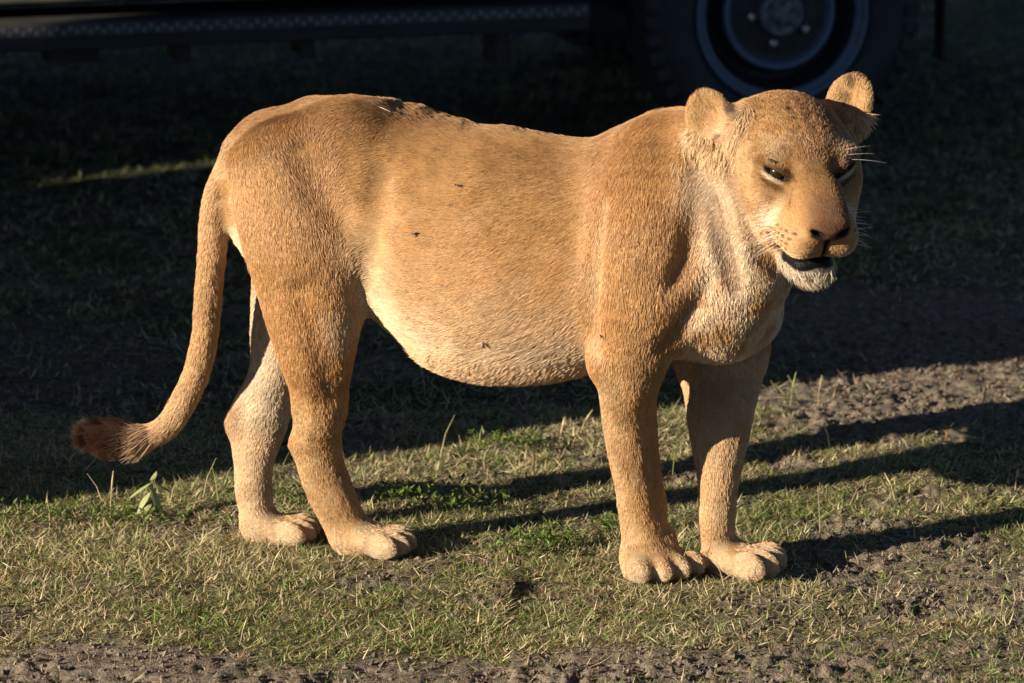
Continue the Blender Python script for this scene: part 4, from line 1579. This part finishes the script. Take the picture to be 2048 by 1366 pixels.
for a in ((915, 372, .4, "fly on the lioness's flank, the one highest on her ribs"), (968, 686, 1.2, "fly low on the lioness's pale belly side"),
          (655, 770, 2.0, "fly on the lioness's near hind leg"), (1208, 672, .9, "fly beside the lioness's near elbow"),
          (832, 467, 2.6, "fly on the flank just in front of the lioness's thigh"), (1542, 322, .6, "fly on the lioness's brow above her near eye")):
    settle_fly(*a)
# ================================================================== grass
m_grass, nt, out = new_mat("grass_blade")
at = nt.nodes.new("ShaderNodeAttribute"); at.attribute_name = "gcol"
b_ = pbsdf(nt, out, rough=.55, spec=.3)
nt.links.new(at.outputs["Color"], b_.inputs["Base Color"])
tr_ = nt.nodes.new("ShaderNodeBsdfTranslucent"); nt.links.new(at.outputs["Color"], tr_.inputs[0])
mx = nt.nodes.new("ShaderNodeMixShader"); mx.inputs[0].default_value = .30
nt.links.new(b_.outputs[0], mx.inputs[1]); nt.links.new(tr_.outputs[0], mx.inputs[2]); nt.links.new(mx.outputs[0], out.inputs[0])

G_GREEN = np.array([.165, .205, .060])
G_FRESH = np.array([.20, .29, .055])
G_STRAW = np.array([.56, .46, .26])
G_BROWN = np.array([.22, .135, .065])
G_RUST = np.array([.40, .19, .07])


def in_paw(x, y):
    m = np.zeros(len(x), bool)
    for c in PAW_SPOTS:
        m |= ((x - c[0]) / .062) ** 2 + ((y - c[1]) / .042) ** 2 < 1
    return m


def blades(name, n, box, keep, length, width, upright, straw, segs=2, label=None, seed=1, colfun=None, curl=.5):
    rg = np.random.default_rng(seed)
    x = rg.uniform(box[0], box[1], n); y = rg.uniform(box[2], box[3], n)
    # tufts: pull the blades together
    tx, ty = fbm(np.stack([x * 16, y * 16, np.zeros(n)], 1), seed + 3, 2), fbm(np.stack([x * 16, y * 16, np.ones(n) * 7], 1), seed + 5, 2)
    x = x + tx * .012; y = y + ty * .012
    k = keep(x, y, rg) & ~in_paw(x, y)
    x, y = x[k], y[k]
    n = len(x)
    z = ground_z(x, y)
    p3 = np.stack([x, y, np.zeros(n)], 1)
    big = fbm(p3 * 6, seed + 21, 3)
    L = length[0] + (length[1] - length[0]) * rg.beta(1.6, 3.2, n)
    L *= 1 + .25 * big
    W = rg.uniform(width[0], width[1], n)
    az = rg.uniform(0, 2 * math.pi, n)
    el = np.clip(rg.normal(upright, .32, n), .05, 1.5)
    d = np.stack([np.cos(az) * np.cos(el), np.sin(az) * np.cos(el), np.sin(el)], 1)
    side = np.stack([-np.sin(az), np.cos(az), np.zeros(n)], 1)
    tw = rg.normal(0, .5, n)
    side = side * np.cos(tw)[:, None] + np.cross(d, side) * np.sin(tw)[:, None]
    base = np.stack([x, y, z - .002], 1)
    rows = []
    q = base.copy(); dd = d.copy()
    cur = rg.normal(curl, .4, n)
    for i in range(segs + 1):
        t = i / segs
        w = W * (1 - t) ** .6 if i < segs else np.zeros(n)
        if i < segs:
            rows += [q - side * (w / 2)[:, None], q + side * (w / 2)[:, None]]
        else:
            rows += [q]
        q = q + dd * (L / segs)[:, None]
        dd = dd + np.array([0, 0, -1.0]) * (cur / segs)[:, None] * .7
        dd /= np.linalg.norm(dd, axis=1, keepdims=True)
    nv = 2 * segs + 1
    V = np.stack(rows, 1)
    V[:, :, 2] = np.maximum(V[:, :, 2], (z + .001)[:, None])
    V = V.reshape(-1, 3)
    b0 = np.arange(n) * nv
    tris = []
    for i in range(segs - 1):
        o = 2 * i
        tris += [np.stack([b0 + o, b0 + o + 1, b0 + o + 3], 1), np.stack([b0 + o, b0 + o + 3, b0 + o + 2], 1)]
    o = 2 * (segs - 1)
    tris.append(np.stack([b0 + o, b0 + o + 1, b0 + o + 2], 1))
    Ft = np.vstack(tris)
    ob = mesh_from(name, V, Ft, m_grass, smooth_shade=False)
    r = rg.random(n)
    st = np.clip(straw + .25 * fbm(p3 * 4, seed + 61, 2), .05, .95)
    c = np.where((r < st)[:, None], G_STRAW, G_GREEN)
    c = np.where(((r > st) & (rg.random(n) < .28))[:, None], G_FRESH, c)
    c = np.where((rg.random(n) < .12)[:, None], G_BROWN, c)
    if colfun is not None:
        c = colfun(x, y, c, rg)
    c = c * rg.uniform(.65, 1.25, n)[:, None]
    vattr(ob.data, "gcol", np.repeat(np.clip(c, .01, .9), nv, axis=0))
    tag(ob, label, "grass", kind="stuff")
    return ob


def view_keep(x, y, marg=.14):
    half = (y + CAM_BACK) * 1.0 / (F_PX * CT) * 1024 * 1.04 + marg
    return np.abs(x) < half


def keep_near(x, y, rg):
    s = soil_mask(x, y)
    return view_keep(x, y) & (rg.random(len(x)) > s * .985)


blades("grass", 430000, (-1.15, 1.15, -.80, 1.25), keep_near, (.008, .038), (.0011, .0029), .46, .54, segs=2,
       label="short mixed green and straw turf around the lioness", seed=51)
blades("grass", 165000, (-1.75, 1.80, 1.25, 6.9), lambda x, y, rg: view_keep(x, y, .2) & (rg.random(len(x)) > soil_mask(x, y) * .95), (.012, .046), (.0020, .0042), .55, .42, segs=2,
       label="shaded turf between the lioness and the parked vehicle", seed=52)
blades("grass", 60000, (-5, 5, -2.5, 9), lambda x, y, rg: ~view_keep(x, y, .1), (.03, .07), (.006, .011), .7, .4, segs=2,
       label="turf at either side of the scene", seed=53)
blades("added_shade_tussock", 900, (-1.62, -1.36, 3.22, 3.48), lambda x, y, rg: np.ones(len(x), bool), (.09, .26), (.004, .008), 1.25, .5, segs=3,  # added out of view to keep sun off the strip's left end
       label="unseen tussock of longer grass, added at the left to shade the end of the lit strip", seed=57)
# dry litter lying on the soil
blades("straw_litter", 26000, (-1.15, 1.25, -.80, 1.9), lambda x, y, rg: view_keep(x, y) & (rg.random(len(x)) < .25 + .5 * soil_mask(x, y)), (.010, .050), (.0010, .0026), .12, .95, segs=2,
       label="dry straw litter strewn over bare soil", seed=54, curl=.1,
       colfun=lambda x, y, c, rg: np.where((rg.random(len(x)) < .28)[:, None], G_RUST, c))


# crumbs and small clods of soil
def crumbs(n=11000):
    rg = np.random.default_rng(79)
    x = rg.uniform(-1.1, 1.25, n * 3); y = rg.uniform(-.75, 2.1, n * 3)
    k = view_keep(x, y) & (rg.random(len(x)) < .04 + .9 * soil_mask(x, y) ** 1.5) & ~in_paw(x, y)
    x, y = x[k][:n], y[k][:n]
    n = len(x)
    r = .0016 + .0065 * rg.random(n) ** 3.5
    base = np.array([[1, 0, 0], [-1, 0, 0], [0, 1, 0], [0, -1, 0], [0, 0, 1], [0, 0, -1.0]])
    V = base[None] * rg.uniform(.55, 1.15, (n, 6, 1)) + rg.normal(0, .18, (n, 6, 3))
    V[:, :, 2] *= .75
    V = V * r[:, None, None] + np.stack([x, y, ground_z(x, y) + r * .35], 1)[:, None, :]
    tri = np.array([[0, 2, 4], [2, 1, 4], [1, 3, 4], [3, 0, 4], [2, 0, 5], [1, 2, 5], [3, 1, 5], [0, 3, 5]])
    Ft = (np.arange(n)[:, None, None] * 6 + tri[None]).reshape(-1, 3)
    ob = mesh_from("soil_crumbs", V.reshape(-1, 3), Ft, m_ground, smooth_shade=False)
    vattr(ob.data, "soil", np.ones(n * 6), 'FLOAT')
    tag(ob, "loose crumbs of dry soil", "soil", kind="stuff")


crumbs()


# dense pockets of fresh low weeds
def weeds():
    rg = np.random.default_rng(77)
    V, Ft, C = [], [], []
    pockets = [(880, 1010, .13, 190), (800, 1000, .06, 70), (1090, 1090, .07, 140), (270, 1050, .10, 120), (1010, 900, .08, 120), (1230, 1065, .05, 80), (80, 1040, .08, 90), (1040, 1110, .06, 80), (580, 1010, .05, 60)]
    for px, py, r, n in pockets:
        c = G(px, py)
        for i in range(n):
            a = rg.uniform(0, 6.283); rr = r * math.sqrt(rg.random())
            x, y = c[0] + rr * math.cos(a), c[1] + rr * .7 * math.sin(a)
            if in_paw(np.array([x]), np.array([y]))[0]:
                continue
            z = rg.uniform(.006, .030)
            az = rg.uniform(0, 6.283); L = rg.uniform(.009, .020); w = L * rg.uniform(.35, .5)
            e = rg.uniform(.1, .9)
            d = np.array([math.cos(az) * math.cos(e), math.sin(az) * math.cos(e), math.sin(e)])
            s = np.array([-math.sin(az), math.cos(az), 0])
            nrm = np.cross(d, s)
            b = np.array([x, y, z])
            k = len(V)
            V += [b, b + d * L * .4 + s * w / 2 + nrm * .001, b + d * L * .4 - nrm * .0015, b + d * L * .4 - s * w / 2 + nrm * .001, b + d * L]
            Ft += [[k, k + 1, k + 2], [k, k + 2, k + 3], [k + 1, k + 4, k + 2], [k + 2, k + 4, k + 3]]
            C += [G_FRESH * rg.uniform(.4, .85)] * 5
    ob = mesh_from("low_weeds", np.array(V), np.array(Ft), m_grass, smooth_shade=False)
    vattr(ob.data, "gcol", np.array(C))
    tag(ob, "low fresh green weeds growing in the turf", "weeds", kind="stuff")


weeds()


# tall thin stems standing above the turf
def stalks():
    rg = np.random.default_rng(78)
    V, Ft, C = [], [], []
    spots = [(220, 1040, 100, 8), (205, 1005, 60, -30), (437, 1010, 75, -12), (405, 1000, 85, 28), (340, 1010, 45, 12), (100, 1050, 55, -5), (150, 1030, 40, 5),
             (880, 915, 90, 30), (955, 905, 50, 10), (850, 790, 70, -10), (1160, 870, 55, 25), (1120, 880, 45, 10), (1580, 815, 70, 12), (1560, 810, 55, -20), (1600, 810, 60, -25),
             (1635, 815, 60, 10), (1960, 870, 100, 10), (1985, 880, 90, -4), (1640, 1065, 95, -6), (1700, 1010, 55, 35), (1790, 1000, 50, -20), (1880, 980, 60, 20), (2030, 980, 45, 5),
             (1660, 900, 60, -15), (1740, 925, 45, 20), (1530, 960, 45, 30), (1450, 1180, 70, -25), (1360, 1160, 85, 20), (1270, 1150, 90, -25), (1420, 990, 60, 8), (1345, 950, 80, 10), (540, 1150, 60, 25), (560, 960, 60, 20),
             (300, 1330, 60, 10), (310, 1250, 40, 0), (770, 1310, 70, 10), (830, 1280, 70, -3), (590, 1160, 60, -20), (1750, 1220, 60, 5), (1590, 1130, 50, -6), (1830, 1080, 50, -8), (2000, 1240, 55, 8), (1640, 1170, 40, -10),
             (1100, 1260, 50, -15), (480, 1290, 55, 15), (60, 1290, 60, 5), (1500, 880, 50, 12), (1850, 950, 50, 30), (1250, 900, 30, 5), (1015, 970, 55, -20), (690, 930, 40, -10),
             (120, 330, 45, 5), (70, 320, 40, -5), (215, 335, 30, 5), (160, 345, 25, -8), (1870, 330, 60, 5), (1730, 340, 50, 8), (1980, 330, 45, -5), (1800, 350, 50, 10)]
    for px, py, h, lean in spots:
        b = G(px, py)
        H = h / pxs(b)
        az = rg.uniform(0, 6.283)
        top = b + np.array([lean / pxs(b), rg.normal(0, .012), H])
        mid = (b + top) / 2 + np.array([-lean / pxs(b) * .12, 0, H * .06])
        col = (G_STRAW if rg.random() < .55 else np.array([.30, .34, .10])) * rg.uniform(.8, 1.2)
        pts = [b, (b + mid) / 2, mid, (mid + top) / 2, top]
        r0 = .0011
        s1, s2 = np.array([1.0, 0, 0]), np.array([0, 1.0, 0])
        head = rg.random() < .45
        k = len(V)
        for i, q in enumerate(pts):
            r = r0 * (1 - .15 * i)
            if head and i == 3: r = r0 * 1.9
            if head and i == 4: r = r0 * .9
            for j in range(3):
                a = az + j * 2.094
                V.append(q + r * (s1 * math.cos(a) + s2 * math.sin(a)))
                C.append(col)
        for i in range(4):
            for j in range(3):
                a0, a1 = k + i * 3 + j, k + i * 3 + (j + 1) % 3
                Ft += [[a0, a1, a1 + 3], [a0, a1 + 3, a0 + 3]]
    ob = mesh_from("tall_grass", np.array(V), np.array(Ft), m_grass, smooth_shade=True)
    vattr(ob.data, "gcol", np.array(C))
    tag(ob, "thin tall grass stems standing above the turf", "grass", kind="stuff")


stalks()

# ------------------------------------------------------------------ seedling
m_leaf, nt, out = new_mat("seedling_leaf")
b_ = pbsdf(nt, out, (.20, .25, .09), .5, 0, .35)
n1 = nt.nodes.new("ShaderNodeTexNoise"); n1.inputs["Scale"].default_value = 60
cr = nt.nodes.new("ShaderNodeValToRGB")
cr.color_ramp.elements[0].color = (.15, .20, .06, 1); cr.color_ramp.elements[1].color = (.34, .33, .16, 1)
nt.links.new(n1.outputs[0], cr.inputs[0]); nt.links.new(cr.outputs[0], b_.inputs["Base Color"])
m_stem, nt, out = new_mat("seedling_stem")
pbsdf(nt, out, (.30, .28, .12), .6)


def seedling(px, py):
    base = G(px, py)
    root = bpy.data.objects.new("seedling", None)
    root.location = base
    root.scale = (.95, .95, .95)
    COL.objects.link(root)
    tag(root, "small seedling with drooping oval leaves in the turf behind the lioness's tail", "seedling")
    H = .078
    ring, Fq = [], []
    for i in range(6):
        t = i / 5
        c = np.array([.004 * math.sin(t * 2), .003 * t, H * t])
        r = .0022 * (1 - .5 * t)
        for j in range(6):
            ring.append(c + r * np.array([math.cos(j * 1.047), math.sin(j * 1.047), 0]))
    for i in range(5):
        for j in range(6):
            Fq.append([i * 6 + j, i * 6 + (j + 1) % 6, i * 6 + 6 + (j + 1) % 6, i * 6 + 6 + j])
    mesh_from("stem", np.array(ring), np.array(Fq), m_stem, parent=root)
    leaves = [(H * .93, 188, .050, -1.0, 0), (H * .97, -8, .046, -.7, 0), (H * .82, 322, .050, -1.9, 0), (H * .74, 212, .050, -1.7, 0), (H * 1.0, 60, .026, .9, 0),
              (H * .50, 250, .036, -.9, 0), (H * .42, 345, .034, -.9, 0), (H * .30, 195, .030, -.5, 0)]
    for z, az, L, e, droop in leaves:
        az = R(az)
        V, Fq = [], []
        q = np.array([0, 0, z]); d = np.array([math.cos(az) * math.cos(e * .4), math.sin(az) * math.cos(e * .4), math.sin(e * .4)])
        s = np.array([-math.sin(az), math.cos(az), 0])
        n = 7
        for i in range(n + 1):
            t = i / n
            w = L * .19 * math.sin(math.pi * min(1, .06 + t * .94)) ** .8
            nr = np.cross(d, s)
            V += [q - s * w - nr * w * .25, q - nr * -.0006, q + s * w - nr * w * .25]
            q = q + d * L / n
            d = unit(d + np.array([0, 0, 1.0]) * (e * .6) / n)
        for i in range(n):
            for j in range(2):
                Fq.append([i * 3 + j, i * 3 + j + 1, i * 3 + 4 + j, i * 3 + 3 + j])
        mesh_from("leaf", np.array(V), np.array(Fq), m_leaf, parent=root)


seedling(302, 1040)
print("grass", round(time.time() - T0, 1))
